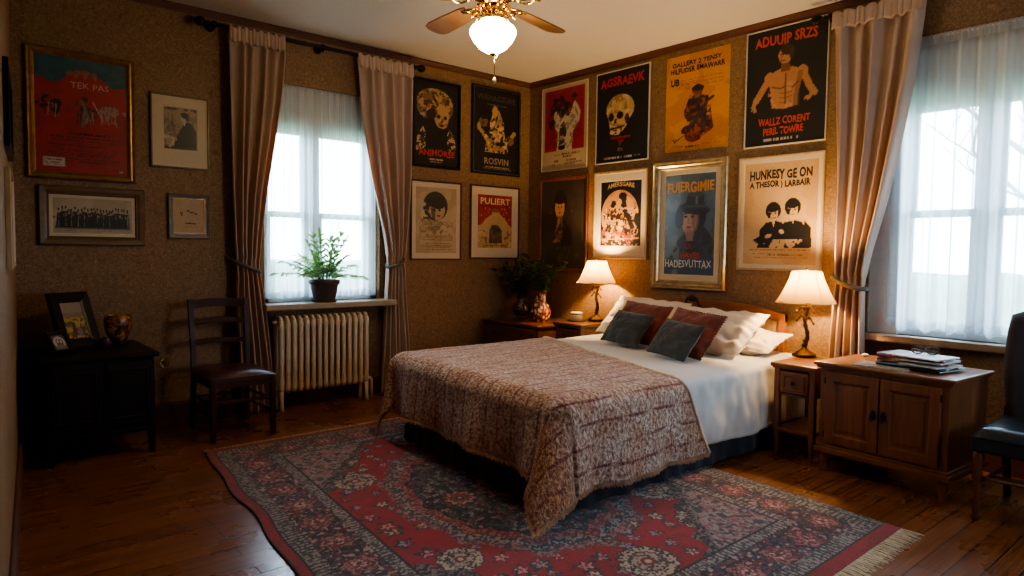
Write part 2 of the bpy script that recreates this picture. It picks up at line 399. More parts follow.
crown = [(0,0),(.028,0),(.028,-.012),(.022,-.020),(.014,-.034),(.010,-.046),(0,-.046)]
b = MB(); b.prism([(YB-a, H+c) for a, c in crown], .30, XR, 'x'); struct(b.build('trim_1', M['trim']))
b = MB(); b.prism([(XR-a, H+c) for a, c in crown], YF, YB, 'y'); struct(b.build('trim_2', M['trim_y']))
ld = Vector((LW1[0]-LW0[0], LW1[1]-LW0[1], 0)).normalized(); ln = Vector((-ld.y, ld.x, 0))   # along / into the room
def left_strip(name, prof, m):
    bb = MB(); L = (Vector((*LW1,0))-Vector((*LW0,0))).length; n = len(prof)
    vs = []
    for d in (0, L):
        for a, z in prof:
            p = Vector((*LW0,0))+ld*d+ln*a; vs.append((p.x,p.y,z))
    fs = [tuple(range(n)), tuple(range(2*n-1,n-1,-1))]+[(i,(i+1)%n,n+(i+1)%n,n+i) for i in range(n)]
    bb.add(vs, fs); return struct(bb.build(name, m))
left_strip('trim_3', [(a, H+c) for a, c in crown], M['trim_y'])
base = [(0,0),(.020,0),(.020,.115),(.014,.130),(.008,.140),(0,.140)]
b = MB(); b.prism([(YB-a, c) for a, c in base], .39, XR, 'x'); struct(b.build('baseboard_back', M['trim']))
b = MB(); b.prism([(XR-a, c) for a, c in base], YF, YB, 'y'); struct(b.build('baseboard_right', M['trim_y']))
left_strip('baseboard_left', base, M['trim_y'])

# windows: local frame x along the wall, y outwards, z up
def window(n, a0, a1, z0, z1, Mx, sill_out, mull, sw=.05):
    w = bpy.data.objects.new('window_%d' % n, None); COL.objects.link(w); w.matrix_world = Mx; w['kind'] = 'structure'
    W, c = a1-a0, (a1+a0)/2
    x0, x1 = -W/2, W/2
    fr = MB()                                       # box frame, mullion and head panel
    top = min(2.14, z1-.06)
    fr.box((x0,.02 if sw > .1 else .06,z0), (x0+sw,.22,z1)).box((x1-.05,.06,z0), (x1,.22,z1)).box((x0,.06,z0), (x1,.22,z0+.035)).box((x0,.06,top), (x1,.20,z1))
    fr.box((x0+sw,.08,top-.04), (x1-.05,.19,top+.01))
    for q in mull: fr.box((q-.04,.07,z0), (q+.04,.21,top))
    fr.build('window_frame', M['white_paint'], w)
    for xa, xb in zip([x0+sw]+[q+.04 for q in mull], [q-.04 for q in mull]+[x1-.05]):
        for zz0, zz1, yy in ((z0+.035, min(1.475, (z0+z1)/2+.02), .10), (min(1.435, (z0+z1)/2-.02), top-.03, .14)):
            sm = MB(); t = .036
            sm.box((xa,yy,zz0), (xa+t,yy+.035,zz1)).box((xb-t,yy,zz0), (xb,yy+.035,zz1)).box((xa,yy,zz0), (xb,yy+.035,zz0+t+.01)).box((xa,yy,zz1-t), (xb,yy+.035,zz1))
            so = sm.build('sash', M['white_paint'], w)
            pm = MB(); pm.box((xa+t,yy+.014,zz0+t), (xb-t,yy+.020,zz1-t)); pm.build('pane', M['pane'], so)
    sl = MB(); sl.box((x0-.06,-sill_out,z0-.045), (x1+.06,0,z0), .008); sl.box((x0,0,z0-.04), (x1,.07,z0))
    sl.build('window_sill', M['sill'], w)
    ld_ = bpy.data.lights.new('sky_portal', 'AREA'); ld_.shape = 'RECTANGLE'; ld_.size = W; ld_.size_y = z1-z0; ld_.cycles.is_portal = True
    lo = bpy.data.objects.new('sky_portal', ld_); COL.objects.link(lo)
    lo.matrix_world = Mx @ Matrix.Translation((0,.26,(z0+z1)/2)) @ Matrix.Rotation(-PI/2, 4, 'X')
    return w
MX1 = Matrix.Translation(((W1[0]+W1[1])/2, YB, 0))
MX2 = Matrix(((0,1,0,XR),(-1,0,0,(W2[0]+W2[1])/2),(0,0,1,0),(0,0,0,1)))
window(1, *W1, MX1, .19, [-.06]); c2 = (W2[0]+W2[1])/2; window(2, *W2, MX2, .075, [c2-1.23, c2-.79, c2-.35], .17)

MX3_FILL = Matrix(((-1,0,0,(W3_FILL[0]+W3_FILL[1])/2),(0,-1,0,YF),(0,0,1,0),(0,0,0,1))); window(3, *W3_FILL, MX3_FILL, .10, [0])  # added unseen window, daylight fill from the viewer's side

# ------------------------------------------------------------------ sheers, rods, curtains
def sheer(label, Mx, a0, a1, ztop, zbot, yoff, nw, amp, seed, scallop):
    o = thing('sheer_curtain', label, 'sheer curtain', M=Mx)
    W = a1-a0
    def P(u, v):
        x = a0+u*W; z = zbot+(ztop-zbot)*v
        ph = nw*u*2*PI+1.3*math.sin(u*7+seed)+.6*math.sin(u*17+seed*2)
        k = .35+.65*(1-v)
        y = yoff+amp*k*math.sin(ph)+amp*.4*k*math.sin(2.3*ph+seed)
        if v < .02: z += scallop*(.5+.5*math.sin(ph*1.0+.8))
        return (x, y, z)
    m = MB(); m.grid(260, 40, P); m.build('voile', M['sheer'], o, False)
    h = MB(); h.grid(200, 2, lambda u, v: (a0+u*W, yoff-.006+.006*math.sin(u*W*260), ztop-.045+.06*v)); h.build('heading', M['sheerhead'], o, False)
    hb = MB(); hb.grid(260, 1, lambda u, v: (P(u, 0)[0], P(u, 0)[1]-.002, P(u, 0)[2]-.0+.05*v)); hb.build('hem', M['sheerhead'], o, False)
    rd = MB(); rd.tube([(a0,yoff,ztop+.0), (a1,yoff,ztop+.0)], .006, 8); rd.build('rod', M['white_paint'], o)
sheer('white sheer net curtain behind the potted palm in the far window', MX1, -.46, .46, 2.455, .815, .022, 13, .016, 1, .012)
sheer('white sheer net curtain in the window above the magazines', MX2, -.85+.0, .94, 2.47, .745, -.022, 15, .030, 4, .03)

def rod(name, label, p0, p1, wall_dir, fin=(True, True), nb=3):
    o = thing(name, label, 'curtain rod', p0)
    p0 = Vector(p0); d = Vector(p1)-p0; L = d.length; d.normalize(); wd = Vector(wall_dir)
    m = MB(); m.tube([(0,0,0), d*L], .014, 12); m.build('pole', M['black_iron'], o)
    prof = [(.0,0),(.016,.004),(.016,.014),(.010,.02),(.020,.032),(.032,.05),(.034,.064),(.026,.085),(.012,.098),(.0,.104)]
    for k, (base, dr) in enumerate(((Vector((0,0,0)), -d), (d*L, d))):
        if not fin[k]: continue
        m = MB(); m.lathe(prof, n=14); q = Vector((0,0,1)).rotation_difference(dr).to_matrix().to_4x4()
        m.xf(Matrix.Translation(base) @ q); m.build('finial', M['black_iron'], o)
    for k in range(nb):
        t = .03+(L-.06)*k/(nb-1) if nb > 1 else L*.03
        c = d*t; m = MB()
        m.tube([c, c+wd*(.096)], .009, 8); m.tube([c-d*.012, c+d*.012], .022, 14)
        pl = c+wd*.092; m.tube([pl, pl+wd*.008], .032, 14); m.tube([c+Vector((0,0,-.02)), c+Vector((0,0,-.04))], [.011,.004], 8)
        m.build('bracket', M['black_iron'], o)
    return o
rod('curtain_rod', 'black iron curtain rod with finials above the far window', (1.50,YB-.10,2.712), (3.13,YB-.10,2.712), (0,1,0))
rod('curtain_rod', 'black iron curtain rod above the window on the right wall', (XR-.10,2.10,2.712), (XR-.10,-.20,2.712), (1,0,0), (True, False))

def lerp_tab(tab, z):
    for (za, a), (zb, c) in zip(tab, tab[1:]):
        if za >= z >= zb:
            t = (za-z)/(za-zb); t = t*t*(3-2*t) if False else t
            return a+(c-a)*t
    return tab[-1][1] if z < tab[-1][0] else tab[0][1]
def smooth_tab(tab, n=60):
    zs = [tab[0][0]+(tab[-1][0]-tab[0][0])*i/n for i in range(n+1)]
    vs = [lerp_tab(tab, z) for z in zs]
    for _ in range(3): vs = [vs[0]]+[(vs[i-1]+2*vs[i]+vs[i+1])/4 for i in range(1, n)]+[vs[-1]]
    return list(zip(zs, vs))
def drape(label, Mx, left, right, ztop, zbot, ztie, nf, seed, group, inner, yc=-.10):
    """left/right: (z, a) tables, top to bottom; local x along the wall, -y into the room"""
    o = thing('curtain', label, 'curtain', M=Mx, group=group)
    Lt, Rt = smooth_tab(left), smooth_tab(right)
    def P(u, v, extra=0):
        z = zbot+(ztop-zbot)*v
        a, c = lerp_tab(Lt, z), lerp_tab(Rt, z); w = c-a
        amp = min(.042, .030+.012*(1-v))*(.55 if abs(z-ztie) < .05 else 1)
        if z > ztop-.09: amp = .016
        uu = u+.018*math.sin(u*19+seed)+.012*math.sin(z*3+seed+u*5)
        ph = nf*2*PI*uu+seed
        s = math.sin(ph); s = math.copysign(abs(s)**.8, s)
        y = yc-amp*s-.014*math.sin(ph*.5+1+z*1.3)-extra
        x = a+w*(u+.012*math.cos(ph))
        return (x, y, z)
    m = MB(); m.grid(150, 110, P); po = m.build('panel', M['curtain'], o, False); mod_solid(po, .006, 0)
    h = MB()                                                    # gathered pinch-pleat heading
    def PH(u, v):
        z = ztop-.075+.105*v; x, y, _ = P(u, 1)
        a, c = lerp_tab(Lt, ztop), lerp_tab(Rt, ztop)
        return (x+.002*math.sin(u*60), yc-.012-.016*(1-.4*v)*abs(math.sin(nf*1.5*2*PI*u+seed))-.004, z+.008*math.sin(nf*3*PI*u))
    h.grid(190, 6, PH); ho = h.build('heading', M['curtain'], o, False); mod_solid(ho, .005, 0)
    a, c = lerp_tab(Lt, ztie), lerp_tab(Rt, ztie)
    tb = MB(); cx = (a+c)/2; rx = (c-a)/2+.006
    tilt = .035*inner
    ring = [(cx+rx*math.cos(w), yc+.062*math.sin(w), ztie+tilt*math.cos(w)+.012*math.sin(w)) for w in [2*PI*k/36 for k in range(37)]]
    tb.tube(ring, .014, 8); out = cx+inner*rx
    tb.tube([(out, yc, ztie+.035), (out+inner*.025, yc+.05, ztie+.055), (out+inner*.035, -.004, ztie+.07)], .010, 8)
    tb.build('tieback', M['tieback'], o)
X0 = (W1[0]+W1[1])/2
def rel(tab, s=1, c=X0): return [(z, s*(a-c)) for z, a in tab]
drape('long dusty rose curtain left of the far window, tied back behind the chair', MX1,
      rel([(2.69,1.622),(1.6,1.640),(1.2,1.652),(1.07,1.668),(.85,1.655),(0.02,1.70)]),
      rel([(2.69,2.015),(2.3,1.985),(1.9,1.925),(1.55,1.868),(1.2,1.825),(1.06,1.815),(.85,1.85),(.4,1.90),(.02,1.93)]), 2.69, .015, 1.065, 5, .4, 'dusty rose curtains', -1)
drape('long dusty rose curtain between far window and posters, tied back above the bed', MX1,
      rel([(2.69,2.604),(2.2,2.655),(1.7,2.765),(1.3,2.86),(1.1,2.885),(.8,2.86),(.3,2.835),(.02,2.82)]),
      rel([(2.69,3.106),(1.9,3.085),(1.5,3.06),(1.1,3.02),(.8,3.04),(.4,3.08),(.02,3.10)]), 2.69, .015, 1.09, 5, 2.1, 'dusty rose curtains', 1)
c2 = (W2[0]+W2[1])/2
drape('long dusty rose curtain of the right window, tied back beside the brass lamp', MX2,
      [(z, c2-y) for z, y in [(2.69,2.045),(1.9,2.01),(1.3,1.995),(1.02,1.985),(.6,2.01),(.02,2.03)]],
      [(z, c2-y) for z, y in [(2.69,1.515),(2.3,1.555),(1.9,1.62),(1.5,1.70),(1.2,1.775),(1.03,1.80),(.8,1.795),(.4,1.78),(.02,1.77)]], 2.69, .015, 1.03, 5, 4.4, 'dusty rose curtains', -1)

# ------------------------------------------------------------------ radiator
rad = thing('radiator', 'cream cast iron radiator under the far window sill', 'radiator', (2.30,4.905,0))
n = 15; x0, x1 = -.345, .345
for zz in (.165,.655):
    rb = MB(); rb.tube([(x0-.01,0,zz), (x1+.01,0,zz)], .019, 10); rb.build('header_pipe', M['cream'], rad)
for i in range(n):
    x = x0+(x1-x0)*i/(n-1); s = MB()
    for yy in (-.050, .050):
        s.tube([(x,yy,.14),(x,yy,.17),(x,yy,.21),(x,yy,.60),(x,yy,.64),(x,yy,.672)], [.012,.021,.0165,.0165,.021,.012], 10)
    for zz in (.160,.655):
        s.lathe([(0,-.024),(.014,-.022),(.020,-.01),(.020,.01),(.014,.022),(0,.024)], (0,0,0), 10)
        k = len(s.v)-60; q = Matrix.Translation((x,0,zz)) @ Matrix.Scale(3.0,4,(0,1,0))
        s.v[k:] = [tuple(q @ Vector(p)) for p in s.v[k:]]
    s.tube([(x,-.05,.668),(x,-.025,.690),(x,.025,.690),(x,.05,.668)], .0145, 8)
    s.build('section', M['cream'], rad)
for x in (x0, x1):
    l = MB(); l.tube([(x,-.05,.15),(x,-.052,.06),(x,-.060,0)], [.018,.014,.020], 8); l.tube([(x,.05,.15),(x,.052,.06),(x,.060,0)], [.018,.014,.020], 8); l.build('foot', M['cream'], rad)
v = MB(); v.tube([(x0-.02,0,.165),(x0-.06,0,.165)], .016, 8); v.tube([(x0-.06,0,.19),(x0-.06,0,0)], .012, 8); v.lathe([(0,0),(.02,0),(.024,.02),(.018,.04),(0,.044)], (x0-.06,0,.19), 10)
v.build('valve', M['cream'], rad)
v = MB(); v.tube([(x1+.02,0,.165),(x1+.06,0,.165),(x1+.07,0,.15),(x1+.07,0,0)], .012, 8); 
v.build('valve', M['cream'], rad)
v = MB(); v.tube([(x0-.015,0,.655),(x0-.045,0,.655)], [.016,.010], 8); v.build('plug', M['cream'], rad)
v = MB(); v.tube([(x1+.015,0,.655),(x1+.03,0,.655)], [.016,.010], 8); v.build('plug', M['cream'], rad)

# ------------------------------------------------------------------ potted palm on the sill
pl = thing('potted_palm', 'small green parlour palm in a plum grey pot on the window sill', 'houseplant', (2.325,YB-.10,.79)); pl.scale = (1.08,1.0,1.05)
b = MB(); b.lathe([(.0,.02),(.074,.02),(.078,.03),(.100,.125),(.102,.128),(.110,.130),(.112,.160),(.108,.163),(.100,.160),(.095,.14),(0,.14)], n=32); b.build('pot', M['pot'], pl)
b = MB(); b.lathe([(0,0),(.082,0),(.092,.018),(.094,.022),(.088,.022),(.080,.010),(0,.010)], n=32); b.build('saucer', M['pot'], pl)
b = MB(); b.lathe([(.094,.138),(.06,.148),(0,.150)], n=24); b.build('soil', M['soil'], pl)
def leaf_blade(mb, p, d, up, L, w, droop):
    """lance leaf: spine bends down, folded along the middle"""
    d = d.normalized(); side = d.cross(up)
    if side.length < 1e-3: side = Vector((1,0,0))
    side.normalize(); nrm = side.cross(d).normalized(); k = 5; vs = []
    for i in range(k+1):
        t = i/k; c = p+d*(L*t)+Vector((0,0,-droop*L*t*t)); ww = w*math.sin(PI*min(1, .08+.92*t))**.8*(1 if t < .98 else .1)
        vs += [c-side*ww+nrm*ww*.35, c, c+side*ww+nrm*ww*.35]
    fs = []
    for i in range(k):
        a = i*3; fs += [(a,a+1,a+4,a+3), (a+1,a+2,a+5,a+4)]
    mb.add(vs, fs, True)
rng = random.Random(11); st = MB(); lf = MB()
for i in range(22):
    az = 2*PI*i/22+rng.uniform(-.2,.2); tilt = rng.uniform(.25,1.05) if i % 3 else rng.uniform(.02,.22)
    L = rng.uniform(.23,.32)*(1.12 if tilt < .25 else 1)
    p0 = Vector((math.cos(az)*.03, math.sin(az)*.02, .14)); pts = []
    dv = Vector((math.cos(az)*math.sin(tilt), math.sin(az)*math.sin(tilt)*.45, math.cos(tilt)))
    for k in range(9):
        t = k/8; pts.append(p0+dv*L*t+Vector((math.cos(az)*.05*t*t, math.sin(az)*.02*t*t, -.10*tilt*t*t)))
    st.tube(pts, [.0032*(1-.7*k/8) for k in range(9)], 5)
    for k in range(2, 9):
        tdir = (pts[k]-pts[k-1]).normalized(); sd = tdir.cross(Vector((0,0,1)))
        sd = sd.normalized() if sd.length > .05 else Vector((math.cos(az+1.57), math.sin(az+1.57), 0))
        for s in ((-1,1) if k < 8 else (-1,0,1)):
            ld2 = (tdir*.75+sd*s*.85+Vector((0,-.15,.12))).normalized()
            leaf_blade(lf, pts[k], ld2, Vector((0,-.3,1)), rng.uniform(.075,.11), rng.uniform(.010,.0145), rng.uniform(.15,.5))
def keep_front(mb, ymax):
    mb.v = [(x, min(y, ymax+.02*math.tanh((y-ymax)/.02)) if y > ymax else y, z) for x, y, z in mb.v]
keep_front(st, .055); keep_front(lf, .055)
st.build('stems', M['stemgreen'], pl); lf.build('foliage', M['leaf'], pl, False)

# ------------------------------------------------------------------ dark cabinet at the left and what stands on it
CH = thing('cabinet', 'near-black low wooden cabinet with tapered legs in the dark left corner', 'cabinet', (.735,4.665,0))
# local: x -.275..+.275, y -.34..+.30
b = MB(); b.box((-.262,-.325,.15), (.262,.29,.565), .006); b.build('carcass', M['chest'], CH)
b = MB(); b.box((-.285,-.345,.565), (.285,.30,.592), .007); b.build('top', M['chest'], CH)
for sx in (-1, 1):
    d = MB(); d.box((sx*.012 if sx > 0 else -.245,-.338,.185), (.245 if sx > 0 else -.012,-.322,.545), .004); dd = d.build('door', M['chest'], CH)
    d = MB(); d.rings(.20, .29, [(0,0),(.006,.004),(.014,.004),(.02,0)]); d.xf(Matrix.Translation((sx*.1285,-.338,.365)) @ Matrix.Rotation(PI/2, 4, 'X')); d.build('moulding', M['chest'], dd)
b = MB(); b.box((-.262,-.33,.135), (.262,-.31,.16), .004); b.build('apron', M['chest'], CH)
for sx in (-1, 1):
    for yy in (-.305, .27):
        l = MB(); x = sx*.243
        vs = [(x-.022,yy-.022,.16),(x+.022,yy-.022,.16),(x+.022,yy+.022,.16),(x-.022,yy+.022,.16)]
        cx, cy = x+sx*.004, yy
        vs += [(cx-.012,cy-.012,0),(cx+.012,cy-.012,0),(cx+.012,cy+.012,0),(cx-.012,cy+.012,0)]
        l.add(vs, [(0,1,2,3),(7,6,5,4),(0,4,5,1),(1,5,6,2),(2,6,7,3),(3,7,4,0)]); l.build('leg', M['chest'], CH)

# ------------------------------------------------------------------ ladder-back chair
ck = thing('side_chair', 'dark wooden ladder-back chair with an oxblood leather seat by the radiator', 'chair', (1.50,4.55,0))
# local: front edge y=-.23, rear y=+.22 ; x -.19..+.19
b = MB()
def seat_pt(u, v):
    hw = .205-.022*v
    x = (u-.5)*2*hw; y = -.245+.45*v; e = max(0, 1-abs(u-.5)*2)*max(0, 1-abs(v-.5)*2)
    return (x, y, .392+.034*min(1, e*5)**.5)
b.grid(24, 24, seat_pt)
b.box((-.195,-.235,.372), (.195,.20,.394)); b.build('seat', M['leather_red'], ck)
b = MB(); b.box((-.19,-.232,.33), (.19,-.208,.378)).box((-.185,.185,.33), (.185,.205,.378)).box((-.19,-.22,.33), (-.168,.20,.378)).box((.168,-.22,.33), (.19,.20,.378)); b.build('seat_rail', M['chair'], ck)
for sx in (-1, 1):
    l = MB(); x = sx*.185
    l.box((x-.016,-.236,0), (x+.016,-.204,.385), .004); l.build('leg', M['chair'], ck)
    pts = [(sx*.178,.262,0),(sx*.176,.225,.20),(sx*.175,.205,.38),(sx*.176,.222,.60),(sx*.180,.258,.85)]
    q = MB()
    for (ax,ay,az),(bx_,by,bz) in zip(pts, pts[1:]):
        h = .015
        q.add([(ax-h,ay-h,az),(ax+h,ay-h,az),(ax+h,ay+h,az),(ax-h,ay+h,az),(bx_-h,by-h,bz),(bx_+h,by-h,bz),(bx_+h,by+h,bz),(bx_-h,by+h,bz)],
              [(3,2,1,0),(4,5,6,7),(0,1,5,4),(1,2,6,5),(2,3,7,6),(3,0,4,7)])
    q.build('leg', M['chair'], ck)
def slat(zc, hgt, arch, y0):
    m = MB(); k = 16; vs = []
    for i in range(k+1):
        t = i/k*2-1; x = t*.172; up = arch*(1-t*t); yb = y0+.018*(1-t*t)
        for dy in (-.008,.008):
            vs += [(x,yb+dy,zc-hgt/2+up*.75), (x,yb+dy,zc+hgt/2+up)]
    fs = []
    for i in range(k):
        a = i*4; c = a+4
        fs += [(a,c,c+1,a+1),(a+2,a+3,c+3,c+2),(a+1,c+1,c+3,a+3),(a,a+2,c+2,c)]
    fs += [(0,1,3,2),(k*4,k*4+2,k*4+3,k*4+1)]
    return m.add(vs, fs, False)
slat(.815,.05,.016,.245).build('top_rail', M['chair'], ck)
slat(.695,.032,.020,.228).build('slat', M['chair'], ck); slat(.565,.030,.014,.212).build('slat', M['chair'], ck)
for a, c in (((-.185,-.22,.15),(-.177,.235,.15)), ((.185,-.22,.15),(.177,.235,.15)), ((-.185,-.22,.225),(-.177,.222,.225)), ((.185,-.22,.225),(.177,.222,.225))):
    m = MB(); m.tube([a, c], .009, 8); m.build('stretcher', M['chair'], ck)
m = MB(); m.box((-.18,-.23,.232), (.18,-.214,.252), .003); m.build('stretcher', M['chair'], ck)
m = MB(); m.box((-.172,.215,.20), (.172,.229,.218), .003); m.build('stretcher', M['chair'], ck)

# small wall fitting beside the dark cabinet
o = thing('wall_hook', 'small curled brass fitting on the wallpaper beside the dark cabinet', 'wall hook', (1.205,YB,.43))
m = MB(); m.lathe([(0,0),(.022,0),(.018,.006),(0,.008)], n=16); m.xf(Matrix.Rotation(PI/2,4,'X')); m.build('plate', M['brass'], o)
m = MB(); pts = [(.016*math.cos(t)*(1+t*.12), -.015-.004*t, .02*math.sin(t)*(1+t*.12)-.01) for t in [k*.4 for k in range(18)]]; m.tube(pts, .0045, 8)
m.build('hook', M['brass'], o)

# ------------------------------------------------------------------ generic turned leg and small knob
def turned_foot(m, x, y, z0, z1, r):
    h = z1-z0
    m.lathe([(r*.55,0),(r*.75,h*.06),(r*.62,h*.14),(r*.85,h*.45),(r*1.05,h*.66),(r*.8,h*.74),(r*1.1,h*.82),(r*.85,h*.9),(r*1.1,h)], (x,y,z0), 14)
def knob(parent, c, d, r=.013, mat='bronze'):
    m = MB(); m.lathe([(r*.5,0),(r*.4,r*.8),(r*.95,r*1.2),(r*1.05,r*1.8),(r*.6,r*2.4),(0,r*2.5)], n=14)
    m.xf(Matrix.Translation(c) @ Vector((0,0,1)).rotation_difference(Vector(d)).to_matrix().to_4x4()); return m.build('knob', M[mat], parent)

# ------------------------------------------------------------------ right night table (front faces -x)
def night_table(label, x0, x1, y0, y1, h, mat, matv, group):
    o = thing('night_table', label, 'night table', ((x0+x1)/2,(y0+y1)/2,0), group=group)
    hx, hy = (x1-x0)/2, (y1-y0)/2
    m = MB(); m.box((-hx-.015,-hy-.018,h-.024), (hx,hy+.018,h), .007); m.box((-hx-.006,-hy-.008,h-.034), (hx,hy+.008,h-.023), .003); m.build('top', mat, o)
    for sx in (-1, 1):
        for sy in (-1, 1):
            l = MB(); x, y = sx*(hx-.02), sy*(hy-.018)
            l.box((x-.017,y-.017,.13), (x+.017,y+.017,h-.032), .003); turned_foot(l, x, y, 0, .132, .018); l.build('leg', matv, o)
    m = MB(); m.box((-hx+.012,-hy+.010,h-.185), (hx-.01,-hy+.022,h-.034)).box((-hx+.012,hy-.022,h-.185), (hx-.01,hy-.010,h-.034)).box((hx-.022,-hy+.01,h-.185), (hx-.010,hy-.01,h-.034)).box((-hx+.012,-hy+.01,h-.192), (hx-.01,hy-.01,h-.180))
    m.build('drawer_case', mat, o)
    m = MB(); m.box((-hx-.002,-hy+.040,h-.172), (-hx+.022,hy-.040,h-.046), .003)
    dr = m.build('drawer', mat, o)
    m = MB(); m.rings(2*hy-.11, .096, [(0,0),(.005,.006),(.012,.006),(.018,0)]); m.xf(Matrix.Translation((-hx-.002,0,h-.109)) @ Matrix(((0,0,-1,0),(-1,0,0,0),(0,1,0,0),(0,0,0,1)))); m.build('moulding', mat, dr)
    knob(dr, (-hx-.002,0,h-.109), (-1,0,0), .012)
    m = MB(); m.box((-hx+.004,-hy+.006,.150), (hx-.006,hy-.006,.170), .003); m.build('shelf', mat, o)
    return o
night_table('small warm oak night table with one drawer at the right side of the bed', 3.835, 4.27, 1.815, 2.065, .56, M['oak'], M['oak_v'], 'night tables beside the bed')
night_table('small red-brown night table between the bed and the corner chest', 3.985, 4.44, 3.80, 4.095, .615, M['redwood'], M['redwood'], 'night tables beside the bed')

# ------------------------------------------------------------------ corner chest of drawers (faces -x)
o = thing('chest_of_drawers', 'red-brown chest in the room corner carrying the two vases', 'chest of drawers', (4.18,4.56,0))
hx, hy, h = .305, .375, .578
m = MB(); m.box((-hx-.02,-hy-.015,h-.024), (hx,hy,h), .007); m.build('top', M['redwood'], o)
m = MB(); m.box((-hx,-hy,.08), (hx-.005,hy-.012,h-.024), .004); m.build('carcass', M['redwood'], o)
for k, (za, zb) in enumerate(((.42,.535),(.27,.405),(.11,.255))):
    m = MB(); m.box((-hx-.012,-hy+.035,za), (-hx+.004,hy-.045,zb), .005); dr = m.build('drawer', M['redwood'], o)
    for yy in (-.19, .18): knob(dr, (-hx-.012,yy,(za+zb)/2), (-1,0,0), .013)
for sx in (-1, 1):
    for sy in (-1, 1):
        m = MB(); turned_foot(m, sx*(hx-.03), sy*(hy-.035), 0, .085, .024); m.build('leg', M['redwood'], o)

# ------------------------------------------------------------------ oak two-door cabinet under the right window
o = thing('sideboard', 'warm oak cabinet with two panelled doors carrying the magazines', 'cabinet', (3.995,1.41,0))
hx, hy, h = .235, .325, .612
rot3 = Matrix.Rotation(math.radians(-2), 4, 'Z'); o.matrix_world = Matrix.Translation((3.985,1.415,0)) @ Matrix.Rotation(math.radians(-3.5), 4, 'Z')
m = MB(); m.box((-hx-.03,-hy-.028,h-.020), (hx+.01,hy+.028,h), .007); m.box((-hx-.018,-hy-.016,h-.034), (hx+.004,hy+.016,h-.018), .005); m.build('top', M['oak'], o)
m = MB(); m.box((-hx,-hy,.135), (hx,hy,h-.032), .004); m.build('carcass', M['oak_v'], o)
m = MB(); m.box((-hx-.022,-hy-.020,.108), (hx+.004,hy+.020,.140), .008); m.box((-hx-.012,-hy-.010,.138), (hx,hy+.010,.156), .005); m.build('plinth', M['oak'], o)
for sx in (-1, 1):
    for sy in (-1, 1):
        m = MB(); turned_foot(m, sx*(hx-.025)-.004, sy*(hy-.022), 0, .112, .026); m.build('leg', M['oak_v'], o)
for sy in (-1, 1):
    ya, yb = (.004, .288) if sy > 0 else (-.288, -.004); za, zb = .168, .560
    m = MB(); t = .048; x0, x1 = -hx-.016, -hx+.004
    m.box((x0,ya,za), (x1,ya+t,zb), .003).box((x0,yb-t,za), (x1,yb,zb), .003).box((x0,ya+t-.002,za), (x1,yb-t+.002,za+t), .003).box((x0,ya+t-.002,zb-t), (x1,yb-t+.002,zb), .003)
    d = m.build('door', M['oak_v'], o)
    w_, h_ = (yb-ya)-2*t, (zb-za)-2*t; cy, cz = (ya+yb)/2, (za+zb)/2
    m = MB(); m.rings(w_+.006, h_+.006, [(0,.002),(.004,.001),(.008,-.006),(.020,-.007),(.034,-.003),(.036,-.0025)])
    xx, yy = w_/2+.003-.036, h_/2+.003-.036; m.add([(-xx,-yy,-.0025),(xx,-yy,-.0025),(xx,yy,-.0025),(-xx,yy,-.0025)], [(0,1,2,3)])
    m.xf(Matrix.Translation((-hx-.010,cy,cz)) @ Matrix(((0,0,-1,0),(-1,0,0,0),(0,1,0,0),(0,0,0,1)))); m.build('door_panel', M['oak_v'], d)
    m = MB(); yk = sy*.026; m.prism([(yk-.010,.350),(yk+.010,.350),(yk+.013,.372),(yk+.006,.395),(yk-.006,.395),(yk-.013,.372)], -hx-.021, -hx-.015, 'x')
    m.tube([(-hx-.020,yk,.372),(-hx-.036,yk,.372)], .005, 8); m.tube([(-hx-.034,yk-.004,.376),(-hx-.038,yk-.008,.352),(-hx-.036,yk,.340),(-hx-.038,yk+.008,.352),(-hx-.034,yk+.004,.376)], .0035, 6)
    m.build('handle', M['black_iron'], d)
    for zz in (.215,.512):
        m = MB(); m.tube([(-hx-.014, sy*.291, zz-.018), (-hx-.014, sy*.291, zz+.018)], .005, 8); m.build('hinge', M['black_iron'], d)

# ------------------------------------------------------------------ side armchair at the right edge (faces -x)
o = thing('upholstered_chair', 'high-backed plum chair with a blue-black leather seat at the right edge', 'chair', (3.86,.72,0))
m = MB()
def cush(u, v):
    x = -.265+.50*u; y = -.26+.52*v; e = min(u,1-u,v,1-v); k = min(1, e/.12); return (x, y, .385+.045*math.sqrt(max(0, 1-(1-k)**2))+.012*math.sin(PI*u)*math.sin(PI*v))
m.grid(24, 24, cush); m.build('seat', M['leather_blue'], o)
m = MB(); m.box((-.262,-.258,.315), (.235,.258,.39), .012); m.build('seat_base', M['leather_blue'], o)
